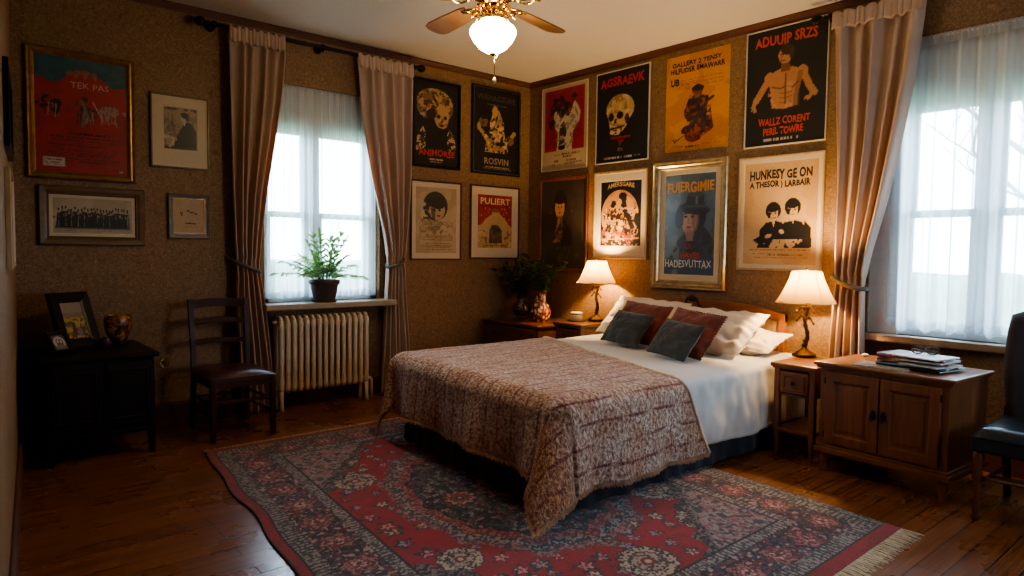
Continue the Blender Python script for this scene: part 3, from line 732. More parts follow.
# curved, waisted back
def backpt(u, v, s):
    z = .42+.53*v; y = (u-.5)*2*(.245+.012*math.sin(PI*v)-.02*(1-v)**3); cv = .05*(abs(u-.5)*2)**2
    rnd = 1-(max(0, v-.86)/.14)**2*.0
    top = .035*(abs(u-.5)*2)**4 if v > .8 else 0
    e = min(u, 1-u, (1-v)*.9+.0, v+.1)
    th = .050*math.sqrt(max(0, 1-(1-min(1, e/.12))**2))
    return (.195+.075*v*v-cv*.5+s*th, y, z-top*(v-.8)/.2 if v > .8 else z)
m = MB(); m.grid(22, 26, lambda u, v: backpt(u, v, -1)); m.grid(22, 26, lambda u, v: backpt(u, v, 1)); m.build('backrest', M['plum'], o)
for sx, xx in ((-1,-.235),(1,.215)):
    for sy in (-1, 1):
        m = MB(); y = sy*.232
        if sx < 0: m.lathe([(.014,0),(.020,.012),(.013,.03),(.018,.06),(.013,.09),(.021,.115),(.014,.14),(.020,.19),(.016,.26),(.022,.29),(.022,.325)], (xx,y,0), 14)
        else: m.tube([(xx+.05,y,0),(xx+.01,y,.18),(xx,y,.34),(xx,y,.46)], [.016,.019,.021,.02], 8)
        m.build('leg', M['chair'] if sx > 0 else M['redwood'], o)
for sy in (-1, 1):
    m = MB(); m.tube([(-.235,sy*.232,.16),(.22,sy*.232,.16)], .010, 8); m.build('stretcher', M['redwood'], o)
m = MB(); m.tube([(-.03,-.232,.16),(-.03,.232,.16)], .010, 8); m.build('stretcher', M['redwood'], o)
m = MB(); m.tube([(-.235,-.232,.20),(-.235,.232,.20)], .010, 8); m.build('stretcher', M['redwood'], o)

# ------------------------------------------------------------------ table lamps
def table_lamp(label, loc, s, energy):
    o = thing('table_lamp', label, 'lamp', loc, group='table lamps on the night tables'); o.scale = (s,s,s)
    m = MB(); m.lathe([(0,0),(.066,0),(.072,.006),(.072,.018),(.058,.024),(.050,.030),(.030,.040),(.018,.052),(.012,.062)], n=28); m.build('base', M['bronze'], o)
    m = MB(); pts = []; rr = []
    for k in range(26):
        t = k/25; z = .055+.265*t; pts.append((.008*math.sin(t*9), .008*math.cos(t*9)-.008, z)); rr.append(.0085+.0045*math.sin(t*21)**2+.004*(1-t))
    m.tube(pts, rr, 10)
    for zz, r in ((.075,.018),(.10,.014),(.20,.016),(.315,.014)): m.lathe([(.006,-.010),(r,-.003),(r,.003),(.006,.010)], (0,0,zz), 14)
    m.build('stem', M['bronze'], o)
    for sgn, z in ((1,.235),(-1,.225),(1,.29),(-1,.295)):
        m = MB(); pts = [(0, sgn*(.004+.050*t), z+.022*math.sin(t*4.2)+.006*t) for t in [k/10 for k in range(11)]]
        m.tube(pts, [.0065*(1-.4*k/10) for k in range(11)], 8); e = pts[-1]
        m.lathe([(0,-.008),(.008,-.002),(.009,.004),(0,.012)], e, 8); m.lathe([(0,-.006),(.012,0),(0,.008)], (0, sgn*.026, z+.016), 8); m.build('scroll', M['bronze'], o)
    # bell shade, six sided ribs
    prof = [(.178,.340),(.170,.352),(.150,.385),(.130,.425),(.112,.465),(.098,.500),(.090,.528),(.088,.535)]
    m = MB(); k = len(prof); n = 48; vs = []
    def rad6(w): return 1-.018*(1-abs(math.cos(3*w)))
    for r, z in prof:
        for j in range(n): w = 2*PI*j/n; vs.append((r*rad6(w)*math.cos(w), r*rad6(w)*math.sin(w), z-.008*(1-abs(math.cos(3*w)))*(r-.088)/.09*-1))
    m.add(vs, [(i*n+j, i*n+(j+1)%n, (i+1)*n+(j+1)%n, (i+1)*n+j) for i in range(k-1) for j in range(n)], True)
    sh = m.build('lamp_shade', M['shade'], o, False)
    for q in range(6):
        w = PI/3*q; m = MB(); m.tube([(r*math.cos(w)*1.005, r*math.sin(w)*1.005, z) for r, z in prof], .0016, 5); m.build('piping', M['shaderib'], sh)
    m = MB(); m.tube([(.179*math.cos(w),.179*math.sin(w),.340) for w in [2*PI*i/48 for i in range(49)]], .0028, 6, False); m.tube([(.089*math.cos(w),.089*math.sin(w),.536) for w in [2*PI*i/32 for i in range(33)]], .0025, 6, False); m.build('trim_band', M['shaderib'], sh)
    m = MB(); m.lathe([(.013,0),(.014,.03),(.011,.04)], (0,0,.325), 12); m.tube([(0,0,.36),(0,0,.53),(0,0,.54)], .003, 6); m.tube([(-.088,0,.532),(.088,0,.532)], .002, 6); m.tube([(0,-.088,.532),(0,.088,.532)], .002, 6); m.build('socket', M['brass'], o)
    m = MB(); m.lathe([(0,0),(.014,.004),(.026,.03),(.030,.05),(.022,.072),(0,.082)], (0,0,.372), 16); m.build('bulb', M['bulb'], o)
    m = MB(); m.lathe([(.004,0),(.010,.008),(.006,.018),(0,.024)], (0,0,.538), 10); m.build('finial', M['brass'], o)
    L = bpy.data.lights.new('lamp_light', 'POINT'); L.energy = energy; L.color = (1,.63,.27); L.shadow_soft_size = .03
    lo = bpy.data.objects.new('lamp_light', L); COL.objects.link(lo); lo.parent = o; lo.location = (0,0,.465)
table_lamp('lit bronze table lamp with cream bell shade on the oak night table', (4.19,2.06,.56), 1.0, LAMP_W)
table_lamp('lit bronze table lamp with cream bell shade beyond the bed', (4.32,3.945,.615), .95, LAMP_W*1.0)

o = thing('trinket_box', 'small round ivory box beside the lamp beyond the bed', 'box', (4.17,4.03,.615))
m = MB(); m.lathe([(0,0),(.044,0),(.048,.004),(.048,.055),(.046,.058),(0,.058)], n=28); m.build('body', M['whitebox'], o)
m = MB(); m.lathe([(.050,.056),(.051,.072),(.046,.077),(0,.079)], n=28); m.build('lid', M['whitebox'], o)
m = MB(); m.lathe([(0,0),(.072,0),(.076,.004),(.076,.007),(.06,.006),(0,.006)], (0,0,-.0), 28); m.build('tray', M['bronze'], o)

# ------------------------------------------------------------------ ceiling fan
FX, FY = 2.234, 2.785
fan = thing('ceiling_fan', 'brass ceiling fan with wooden blades and a glowing opal globe', 'ceiling fan', (FX,FY,H))
m = MB(); m.lathe([(.02,-.085),(.045,-.075),(.066,-.045),(.075,-.012),(.078,0)], n=28); m.build('canopy', M['brass'], fan)
m = MB(); m.tube([(0,0,-.08),(0,0,-.20)], .013, 12); m.build('downrod', M['brass'], fan)
m = MB(); m.lathe([(.02,-.38),(.060,-.375),(.078,-.355),(.075,-.335),(.110,-.330),(.125,-.310),(.128,-.255),(.115,-.225),(.07,-.205),(.02,-.195)], n=36); m.build('motor_housing', M['brass'], fan)
fdir = yaw
for k in range(5):
    az = PI/2-yaw+math.radians(36+72*k)
    R = Matrix.Rotation(az, 4, 'Z')
    m = MB(); m.box((.10,-.016,-.360), (.20,.016,-.350), .003)
    for sgn in (-1, 1):
        pts = [(.12+.10*t, sgn*(.012+.040*math.sin(t*PI)), -.356-.006*math.sin(t*PI)) for t in [i/10 for i in range(11)]]; m.tube(pts, .006, 8)
        pts = [(.20+.035*t, sgn*(.01+.038*t), -.353) for t in [i/4 for i in range(5)]]; m.tube(pts, [.007,.008,.009,.009,.006], 8)
        m.lathe([(0,-.008),(.010,0),(0,.008)], (.17, sgn*.05, -.36), 8)
    m.lathe([(0,-.008),(.016,-.004),(.016,.004),(0,.008)], (.135,0,-.362), 10)
    m.xf(R); bi = m.build('blade_iron', M['brass'], fan)
    m = MB(); pts = []
    out = [(.205,-.046),(.24,-.056),(.42,-.066),(.56,-.070),(.60,-.062),(.622,-.035),(.63,0)]
    poly = out+[(x,-y) for x, y in out[-2::-1]]
    m.prism(poly, -.004, .004); m.xf(R @ Matrix.Translation((0,0,-.345)) @ Matrix.Rotation(math.radians(11), 4, 'X')); m.build('blade', M['blade'], fan)
m = MB(); m.lathe([(.05,-.385),(.058,-.392),(.062,-.41),(.054,-.42),(.050,-.438),(.072,-.446),(.072,-.452),(.05,-.452)], n=28); m.build('light_fitter', M['brass'], fan)
for k in range(10):
    w = 2*PI*k/10; m2 = MB(); pts = [(math.cos(w)*(.06+.05*t), math.sin(w)*(.06+.05*t), -.392+.030*math.sin(t*5)-.012*t) for t in [i/8 for i in range(9)]]
    m2.tube(pts, [.007-.003*i/8 for i in range(9)], 6); m2.lathe([(0,-.007),(.008,0),(0,.007)], pts[-1], 6); m2.build('ornament', M['brass'], fan)
m = MB(); m.lathe([(0,-.612),(.034,-.608),(.068,-.588),(.100,-.552),(.117,-.518),(.119,-.502),(.108,-.482),(.082,-.466),(.066,-.458),(.062,-.450)], n=40); m.build('globe', M['globe'], fan)
m = MB(); m.lathe([(0,-.628),(.012,-.622),(.018,-.612),(.010,-.605),(0,-.604)], n=14)
m.tube([(.0,0,-.62),(.02,.0,-.635),(.03,.0,-.62),(.026,0,-.60)], .003, 6); m.build('finial', M['brass'], fan)
m = MB(); m.tube([(.006,-.006,-.620),(.006,-.008,-.735)], .0018, 6)
pc = m.build('pull_chain', M['brass'], fan)
m = MB(); m.lathe([(0,-.765),(.009,-.758),(.010,-.745),(.005,-.735),(0,-.732)], (.006,-.008,0), 12); m.build('pull_knob', M['whitebox'], pc)

# ------------------------------------------------------------------ bed
BX0, BX1, BY0, BY1, BZ = 2.125, 4.40, 2.165, 3.715, .525
bed = thing('double_bed', 'double bed with an arched wooden headboard and a navy-black valance', 'bed', ((BX0+BX1)/2,(BY0+BY1)/2,0))
def bw(m):
    m.v = [(x+.10*(y-BY0)*max(0, min(1, (BX1-x)/(BX1-BX0))) if x < BX1-.001 else x, y, z) for x, y, z in m.v]     # the foot end is slightly skewed
    return m.xf(Matrix.Translation((-(BX0+BX1)/2,-(BY0+BY1)/2,0)))
m = MB(); m.box((BX0+.02,BY0+.02,.28), (BX1,BY1-.02,BZ-.012), .075); bw(m).build('mattress', M['mattress'], bed)
m = MB(); m.box((BX0+.04,BY0+.04,.10), (BX1,BY1-.04,.278), .01); bw(m).build('box_base', M['skirt'], bed)
for x in (BX0+.12, BX1-.12):
    for y in (BY0+.14, BY1-.14):
        m = MB(); m.tube([(x,y,.014),(x,y,.11)], [.018,.026], 10); bw(m).build('leg', M['chair'], bed)
def skirt_path():
    return [(BX1-.02,BY0+.0),(BX0+.05,BY0+.0),(BX0+.0,BY0+.05),(BX0+.0,BY1-.05),(BX0+.05,BY1),(BX1-.02,BY1)]
pp = skirt_path(); seg = []; tot = 0
for a, c in zip(pp, pp[1:]): L_ = math.dist(a, c); seg.append((tot, L_, a, c)); tot += L_
def spt(u):
    d = u*tot
    for s0, L_, a, c in seg:
        if d <= s0+L_+1e-6:
            t = (d-s0)/L_; nx, ny = (c[1]-a[1])/L_, -(c[0]-a[0])/L_
            return (a[0]+(c[0]-a[0])*t, a[1]+(c[1]-a[1])*t, -nx, -ny)
    return (*pp[-1], 0, 0)
def skirt(u, v):
    x, y, nx, ny = spt(u); d = u*tot
    w = (.010*math.sin(d*19+1.5*math.sin(d*3.1))+.006*math.sin(d*43))*(1-v)+.012*(1-v)
    return (x+nx*w, y+ny*w, .016+.30*v)
m = MB(); m.grid(420, 8, skirt); bw(m).build('valance', M['skirt'], bed, False)
# headboard
HY0, HY1, HX = 2.315, 3.70, 4.44
def hb_top(y):
    t = (y-(HY0+HY1)/2)/((HY1-HY0)/2); return .795+.065*max(0, 1-abs(t)**2.2)
m = MB(); k = 40
ys = [HY0+(HY1-HY0)*i/k for i in range(k+1)]
prof = [(y, hb_top(y)) for y in ys]+[(y, hb_top(y)-.062) for y in ys[::-1]]
m.prism(prof, HX-.022, HX+.022, 'x'); bw(m); h1 = m.build('headboard_rail', M['headboard'], bed); mod_bevel(h1, .006)
for y in (HY0, HY1-.05):
    m = MB(); m.box((HX-.024,y,0), (HX+.024,y+.05,.80), .006); bw(m).build('headboard_post', M['headboard'], bed)
m = MB(); prof = [(y, hb_top(y)-.055) for y in ys[1:-1]]+[(ys[-2], .30), (ys[1], .30)]
m.prism(prof, HX-.008, HX+.010, 'x'); bw(m).build('headboard_panel', M['panel'], bed)
m = MB(); m.box((HX-.016,HY0+.04,.28), (HX+.016,HY1-.04,.36), .005); bw(m).build('headboard_rail', M['headboard'], bed)
m = MB(); yc = (HY0+HY1)/2+.05
for s_ in (-1, 1):
    m.tube([(HX-.026,yc+s_*(.012+.055*t),.842+.028*math.sin(t*PI*1.3)-.02*t) for t in [i/10 for i in range(11)]], [.013-.007*i/10 for i in range(11)], 8)
m.lathe([(0,-.022),(.020,-.008),(.022,.008),(.010,.026),(0,.034)], (HX-.024,yc,.858), 12); bw(m).build('carved_crest', M['chair'], bed)

# draped cloth over the mattress: a from the foot edge inwards, b from the near side inwards
def drape_pt(a, b, x0, y0, Wd, z, R, fl, waves, seed, taper=.04):
    db = -b if b < 0 else (b-Wd if b > Wd else 0); sb = -1 if b < 0 else (1 if b > Wd else 0)
    da = -a if a < 0 else 0
    bb = min(max(b, 0), Wd)
    r = math.hypot(da, db); X = x0+taper*bb/Wd+max(a, 0); Y = y0+bb
    zz = z+.006*mnoise.noise((X*3.1+seed, Y*3.3, seed))+.0035*mnoise.noise((X*9, Y*9, seed))
    if r < 1e-9: return [X, Y, zz]
    dx, dy = -da/r, sb*db/r; ddx, ddy = dx, dy
    if r < R*PI/2: out = R*math.sin(r/R); dr = R*(1-math.cos(r/R)); h = 0
    else:
        h = r-R*PI/2; corner = abs(2*dx*dy)
        f_ = fl+(.50 if sb < 0 else .12)*corner
        out = R+f_*h; dr = R+h*math.sqrt(max(.1, 1-f_*f_))
    q = h/.35
    if da > 0 and db == 0: t = bb*waves; w = .024*math.sin(t+seed+.9*math.sin(t*.37))+.010*math.sin(t*2.3)
    elif db > 0 and da == 0: t = a*waves; w = .020*math.sin(t+seed*2+.7*math.sin(t*.31))+.010*math.sin(t*2.1+1)
    elif r > 0: w = .02*math.sin(3*math.atan2(db, da)*2+seed)
    else: w = 0
    out += (w+.012)*min(1.2, q)
    if da > 0 and db > 0: cc = abs(2*dx*dy); ddx, ddy = dx*(1+.30*cc), dy*(1-.30*cc)
    return [X+ddx*out, Y+ddy*out, max(.018, zz-dr)]

def cloth(name, label, cat, mat, amin, aedge, bmin, bmax, na, nb, kw, thick, uvname='UVMap', wr=0):
    me_v = []; uvs = []
    for j in range(nb+1):
        b = bmin+(bmax-bmin)*j/nb; ae = aedge(b)
        for i in range(na+1):
            a0_ = amin(b) if callable(amin) else amin; a = a0_+(ae-a0_)*i/na; p = drape_pt(a, b, **kw)
            if wr:
                n1 = mnoise.noise((a*6, b*6, 3.3))+.5*mnoise.noise((a*15, b*11, 1.3)); side = 1 if b < 0 or a < 0 else .35
                p[1] -= wr*n1*side*(1 if b < 0 else 0); p[2] += wr*.5*n1*side*(0 if b < 0 else 1)
            me_v.append(p); uvs.append((a, b))
    fs = [(j*(na+1)+i, j*(na+1)+i+1, (j+1)*(na+1)+i+1, (j+1)*(na+1)+i) for j in range(nb) for i in range(na)]
    me = bpy.data.meshes.new(name); me.from_pydata(me_v, [], fs); me.polygons.foreach_set('use_smooth', [True]*len(fs))
    uv = me.uv_layers.new(name='UVMap')
    li = np.zeros(len(me.loops), dtype=np.int32); me.loops.foreach_get('vertex_index', li)
    uv.data.foreach_set('uv', np.array(uvs, dtype=np.float32)[li].ravel())
    me.materials.append(mat); o = bpy.data.objects.new(name, me); COL.objects.link(o)
    mod_solid(o, thick, -1); tag(o, label, cat); return o
kwT = dict(x0=2.145, y0=2.18, Wd=1.53, z=.556, R=.095, fl=.05, waves=11, seed=1.3, taper=.15)
def t_edge(b):
    if b < 0: return (2.96+(-b)*.42)-2.145
    return (2.96+.27*b)-2.145
thr = cloth('bed_throw', 'cream and rust chenille throw draped over the foot of the bed', 'bedspread', M['throw'], -.405, t_edge, -.475, 1.96, 190, 230, kwT, .012)
# tufted hem of the throw
rg = random.Random(4); m = MB()
def tuft(p, d):
    p = Vector(p); d = Vector(d).normalized(); L = rg.uniform(.014,.026); s = Vector((rg.uniform(-1,1),rg.uniform(-1,1),0)).normalized()*.0045
    q = p+d*L+Vector((rg.uniform(-.006,.006),rg.uniform(-.006,.006),0)); q.z = max(q.z, .014)
    m.add([p-s, p+s, q+s*.5, q-s*.5], [(0,1,2,3)]); s2 = Vector((-s.y, s.x, 0)); m.add([p-s2, p+s2, q+s2*.5, q-s2*.5], [(0,1,2,3)])
k = 420
for i in range(k):
    b = -.475+2.4*i/k; p = drape_pt(-.405, b, **kwT); q = drape_pt(-.39, b, **kwT); tuft(p, Vector(p)-Vector(q)+Vector((0,0,-.004)))
for i in range(k):
    a = -.405+(t_edge(-.475)+.405)*i/k; p = drape_pt(a, -.475, **kwT); q = drape_pt(a, -.46, **kwT); tuft(p, Vector(p)-Vector(q)+Vector((0,0,-.004)))
fr = m.build('fringe', M['throwfringe'], thr, False); fr['kind'] = 'stuff'
# rolled upper edge of the throw
m = MB(); pts = [Vector(drape_pt(t_edge(b)-.004, b, **kwT))+Vector((0,0,.0)) for b in [-.475+2.4*i/120 for i in range(121)]]
m.tube(pts, .009, 8); m.build('edge_binding', M['throwfringe'], thr)
kwD = dict(x0=2.105, y0=2.163, Wd=1.54, z=.540, R=.045, fl=.02, waves=8, seed=4.2, taper=0)
duv = cloth('white_bedspread', 'white cotton bedspread showing between the throw and the pillows', 'bedspread', M['white_linen'], lambda b: t_edge(b)+.04-(.05 if b < -.04 else .16), lambda b: 2.27, -.415, 1.92, 120, 150, kwD, .008, wr=.012)

# pillows and cushions
def cushion(name, label, cat, mat, w, h, t, M4, seed, crump=.012, pinch=.10, group=None, n=34, ruffle=0, flap=0):
    o = thing(name, label, cat, M=M4, group=group); m = MB()
    def P(u, v, s):
        x, y = u*2-1, v*2-1
        k = max(0, (1-x*x))*max(0, (1-y*y)); z = s*t/2*k**.42
        px = x*w/2*(1-pinch*(1-x*x*0)*(y*y-1)*-.5*abs(x)) ; py = y*h/2*(1-pinch*.5*(1-x*x)*abs(y))
        c = crump*(mnoise.noise((x*2.2+seed, y*2.2, s*2+seed))+.5*mnoise.noise((x*6+seed, y*5, s*3)))*min(1, k*4+.15)
        e = max(abs(x), abs(y))
        return (px+crump*.5*mnoise.noise((y*5, seed, s)), py+crump*.5*mnoise.noise((x*5, seed+3, s)), z+c)
    m.grid(n, n, lambda u, v: P(u, v, 1)); m.grid(n, n, lambda u, v: P(u, v, -1))
    o2 = m.build('cover', mat, o)
    e = MB(); pts = []
    for a0, a1 in (((0,0),(1,0)),((1,0),(1,1)),((1,1),(0,1)),((0,1),(0,0))):
        for i in range(16):
            f_ = i/16; pts.append(P(a0[0]+(a1[0]-a0[0])*f_, a0[1]+(a1[1]-a0[1])*f_, 1))
    pts.append(pts[0])
    if ruffle:
        k = 240; vs = []; nn = len(pts)-1
        for i in range(k+1):
            d = i/k*nn; j = min(int(d), nn-1); q = Vector(pts[j]).lerp(Vector(pts[j+1]), d-j)
            outd = Vector((q.x/w, q.y/h, 0)).normalized()
            vs += [q, q+outd*ruffle+Vector((0,0,.007*math.sin(i*1.9)))]
        e.add(vs, [(2*i,2*i+2,2*i+3,2*i+1) for i in range(k)], True); e.build('ruffle', mat, o, False)
    else:
        e.tube(pts, .0045, 6, False); e.build('piping', mat, o)
    return o
def lean(bottom, tilt, yawd, rolld, w, h):
    """pillow whose bottom edge centre sits at bottom; face normal looks towards -x; tilt from vertical"""
    Rz = Matrix.Rotation(math.radians(yawd), 4, 'Z')
    # local x -> world -y, local y -> up, local z -> -x
    B = Matrix(((0,0,-1,0),(-1,0,0,0),(0,1,0,0),(0,0,0,1)))
    Ty = Matrix.Rotation(math.radians(tilt), 4, 'Y')       # lean the top towards +x
    Rr = Matrix.Rotation(math.radians(rolld), 4, 'X')
    return Matrix.Translation(bottom) @ Rz @ Ty @ Rr @ B @ Matrix.Translation((0,h/2,0))
zb = .555
cushion('pillow', 'ivory pillow leaning on the left half of the headboard', 'pillow', M['pillow'], .70, .39, .16, lean((4.06,3.36,zb+.005), 46, 0, 2, .7, .39), 1.0, .024, group='white pillows')
cushion('pillow', 'ivory pillow lying crumpled under the right front pillow by the headboard post', 'pillow', M['pillow'], .66, .34, .12, lean((4.02,2.54,zb+.012), 74, -4, -6, .66, .34), 5.0, .03, group='white pillows')
cushion('pillow', 'large plump ivory pillow in front on the right half of the headboard', 'pillow', M['pillow'], .70, .40, .19, lean((3.84,2.64,zb+.01), 54, -7, -2, .7, .40), 9.0, .034, group='white pillows')
cushion('throw_cushion', 'rust red cushion at the left, behind the smaller left charcoal cushion', 'cushion', M['rust'], .45, .33, .13, lean((3.80,3.16,zb+.012), 38, -4, 3, .45, .33), 2.0, .012, group='rust red cushions')
cushion('throw_cushion', 'rust red ruffled cushion at the right, behind the right charcoal cushion', 'cushion', M['rust'], .42, .32, .13, lean((3.60,2.60,zb+.012), 38, -8, 4, .42, .32), 3.0, .014, group='rust red cushions', ruffle=.012)
cushion('throw_cushion', 'charcoal cushion in front of the left rust red cushion', 'cushion', M['charcoal'], .36, .26, .11, lean((3.63,3.11,zb+.012), 38, -5, 3, .36, .27), 6.0, .010, group='charcoal cushions')
cushion('throw_cushion', 'charcoal cushion in front of the right rust red cushion', 'cushion', M['charcoal'], .34, .255, .11, lean((3.44,2.57,zb+.012), 38, -10, 4, .34, .255), 7.0, .010, group='charcoal cushions')

# ------------------------------------------------------------------ raster canvas used for printed paper and the rug
def lat(shape, seed):
    return np.random.RandomState(seed).rand(*shape)
def vnoise(x, y, f, seed):
    g = lat((256, 256), seed); X, Y = x*f, y*f
    i, j = np.floor(X).astype(int), np.floor(Y).astype(int); a, b = X-i, Y-j; a = a*a*(3-2*a); b = b*b*(3-2*b)
    i %= 255; j %= 255
    return (g[i,j]*(1-a)+g[i+1,j]*a)*(1-b)+(g[i,j+1]*(1-a)+g[i+1,j+1]*a)*b
def fbm(x, y, f, seed):
    return (vnoise(x,y,f,seed)+.5*vnoise(x,y,f*2.1,seed+1)+.25*vnoise(x,y,f*4.3,seed+2))/1.75
class Canvas:
    """u right 0..1, v up 0..asp ; colours are sRGB 0-255"""
    def __init__(s, nx, asp, bg):
        s.nx = nx; s.ny = max(2, int(nx*asp)); s.asp = asp
        s.u, s.v = np.meshgrid(np.linspace(0,1,s.nx+1), np.linspace(0,asp,s.ny+1))
        s.c = np.zeros(s.u.shape+(3,)); s.c[:] = s2l(bg)
    def V(s, y): return y*s.asp
    def put(s, mask, col, a=1.0):
        m = (mask.astype(float)*a)[...,None]; s.c = s.c*(1-m)+np.array(s2l(col))*m
    def rect(s, x0, y0, x1, y1, col, a=1): s.put((s.u>=x0)&(s.u<=x1)&(s.v>=s.V(y0))&(s.v<=s.V(y1)), col, a)
    def ellm(s, cx, cy, rx, ry, rot=0):
        dx, dy = s.u-cx, s.v-s.V(cy); ca, sa = math.cos(math.radians(rot)), math.sin(math.radians(rot))
        return ((dx*ca+dy*sa)/rx)**2+((-dx*sa+dy*ca)/(ry*s.asp))**2 <= 1
    def ell(s, cx, cy, rx, ry, col, rot=0, a=1): s.put(s.ellm(cx,cy,rx,ry,rot), col, a)
    def polym(s, pts):
        m = np.zeros(s.u.shape, bool); n = len(pts)
        for i in range(n):
            x0, y0 = pts[i]; x1, y1 = pts[(i+1)%n]; y0 = s.V(y0); y1 = s.V(y1)
            if y0 == y1: continue
            cnd = ((y0 > s.v) != (y1 > s.v)) & (s.u < (x1-x0)*(s.v-y0)/(y1-y0)+x0); m ^= cnd
        return m
    def poly(s, pts, col, a=1): s.put(s.polym(pts), col, a)
    def line(s, pts, w, col, a=1):
        for (x0,y0),(x1,y1) in zip(pts, pts[1:]):
            y0, y1 = s.V(y0), s.V(y1); dx, dy = x1-x0, y1-y0; L2 = dx*dx+dy*dy+1e-9
            t = np.clip(((s.u-x0)*dx+(s.v-y0)*dy)/L2, 0, 1)
            s.put(np.hypot(s.u-x0-t*dx, s.v-y0-t*dy) < w, col, a)
    def mottle(s, mask, col, thr, f, seed, a=1): s.put(mask & (fbm(s.u+3, s.v+3, f, seed) > thr), col, a)
    def text(s, x0, x1, y, h, col, seed, a=1):
        """small illegible printed line"""
        g = np.random.RandomState(seed).rand(600); k = (s.u*1.0*110).astype(int)
        s.put((s.u>x0)&(s.u<x1)&(abs(s.v-s.V(y))<h*s.asp)&(g[np.clip(k,0,599)]>.32), col, a)
    def grain(s, amt=.12, seed=5):
        s.c *= (1-amt/2+amt*np.random.RandomState(seed).rand(*s.u.shape))[...,None]
        s.c *= (1-.5*amt+amt*fbm(s.u+1, s.v+1, 5, seed+9))[...,None]
def mesh_attr(name, verts, nx, ny, cols, mat, parent=None):
    idx = np.arange((nx+1)*(ny+1)).reshape(ny+1, nx+1)
    q = np.stack([idx[:-1,:-1], idx[:-1,1:], idx[1:,1:], idx[1:,:-1]], -1).reshape(-1, 4)
    me = bpy.data.meshes.new(name); me.vertices.add(len(verts)); me.vertices.foreach_set('co', np.asarray(verts, dtype=np.float32).ravel())
    me.loops.add(q.size); me.loops.foreach_set('vertex_index', q.ravel().astype(np.int32))
    me.polygons.add(len(q)); me.polygons.foreach_set('loop_start', np.arange(0, q.size, 4, dtype=np.int32))
    me.update(calc_edges=True); me.validate()
    at = me.attributes.new('art', 'FLOAT_COLOR', 'POINT'); c4 = np.ones((len(verts), 4), dtype=np.float32); c4[:,:3] = cols.reshape(-1, 3)
    at.data.foreach_set('color', c4.ravel()); me.materials.append(mat)
    o = bpy.data.objects.new(name, me); COL.objects.link(o)
    if parent: o.parent = parent
    return o

# ------------------------------------------------------------------ rug
RA, RB, RC, RD = (1.20,4.14), (3.47,4.17), (.87,1.075), (3.225,1.12)    # far left, far right, near left, near right
rug = thing('persian_rug', 'red patterned oriental rug with navy border under the bed', 'rug', (2.2,2.6,0))
nx, ny = 540, 715
uu, vv = np.meshgrid(np.linspace(0,1,nx+1), np.linspace(0,1,ny+1))
def rug_xy(u, v):
    x = (RC[0]*(1-u)+RD[0]*u)*(1-v)+(RA[0]*(1-u)+RB[0]*u)*v
    y = (RC[1]*(1-u)+RD[1]*u)*(1-v)+(RA[1]*(1-u)+RB[1]*u)*v
    w = .016*np.sin(v*26+.8)*np.sin(v*7)*np.clip(1-u*9, 0, 1)
    return x+w, y
rx, ry = rug_xy(uu, vv)
rz = .009+.0035*np.clip(np.sin(vv*26+.8)*np.sin(vv*7+1)*np.clip(1-uu*7, 0, 1), 0, 1)
RW, RL = 2.31, 3.06; X = uu*RW; Y = vv*RL
def sc_(c): return np.array(s2l(c))
img = np.zeros(X.shape+(3,))
def rput(mask, col, a=1.0):
    global img
    mm = (mask*np.ones_like(X)*a)[...,None]; img = img*(1-mm)+sc_(col)*mm
n1 = fbm(X+2, Y+2, 14, 31); n2 = vnoise(X+1, Y+1, 58, 41); n3 = vnoise(X+5, Y+5, 105, 51); n4 = vnoise(X, Y, 56, 61); n5 = vnoise(X+9, Y+3, 38, 71)
img[:] = sc_((156,30,36)); rput(n1 > .55, (136,24,30), .6)
def flower(cx, cy, R, pal, k=8, ph=0):
    d = np.hypot(X-cx, Y-cy); th = np.arctan2(Y-cy, X-cx); rr = R*(1+.14*np.cos(k*th+ph))
    rput(d < rr, pal[0]); rput((d < rr*.86), pal[1]); rput((d < rr*.86) & (n3 > .5), pal[2]); rput((d < rr*.62), pal[3]); rput((d < rr*.60) & (n2 > .52), pal[1]); rput(d < rr*.25, pal[0]); rput(d < rr*.13, pal[2])
def ringpat(cx, cy, R):
    d = np.hypot(X-cx, Y-cy); th = np.arctan2(Y-cy, X-cx); rr = R*(1+.05*np.cos(16*th))
    rput(d < rr, (52,52,56)); rput((d < rr*.93) & (n3 > .38), (178,164,146)); rput((d < rr*.62), (70,62,64)); rput((d < rr*.55) & (n3 > .45), (170,150,136)); rput((d < rr*.25), (120,36,40)); rput((d < rr*.12), (190,170,150))
rs = np.random.RandomState(3)
cxm, cym = RW/2, RL/2
# scattered sprigs in the field (jittered lattice)
for i in range(19):
    for j in range(26):
        cx = .1+i*.117+rs.uniform(-.03,.03); cy = .1+j*.115+rs.uniform(-.03,.03)
        if rs.rand() < .22: continue
        d = np.hypot(X-cx, Y-cy); th = np.arctan2(Y-cy, X-cx); t = rs.randint(4)
        R_ = rs.uniform(.026,.046); rr = R_*(1+.35*np.cos(5*th+rs.uniform(0,6)))
        pal = [((44,58,74),(150,150,150)),((40,64,60),(186,176,156)),((66,44,60),(196,142,132)),((34,40,58),(140,152,164))][t]
        rput((d < rr*1.05) & (n2 > .42), pal[0]); rput((d < rr*.6) & (n3 > .40), pal[1]); rput(d < R_*.2, (168,60,50))
for cx, cy, R_ in ((.62,.62,.145),(RW-.62,.62,.145),(.60,RL-.62,.145),(RW-.60,RL-.62,.145),(cxm,.52,.13),(cxm,RL-.52,.13),(.56,1.0,.10),(RW-.56,1.0,.12),(.56,RL-1.0,.12),(RW-.56,RL-1.0,.12)): ringpat(cx, cy, R_)
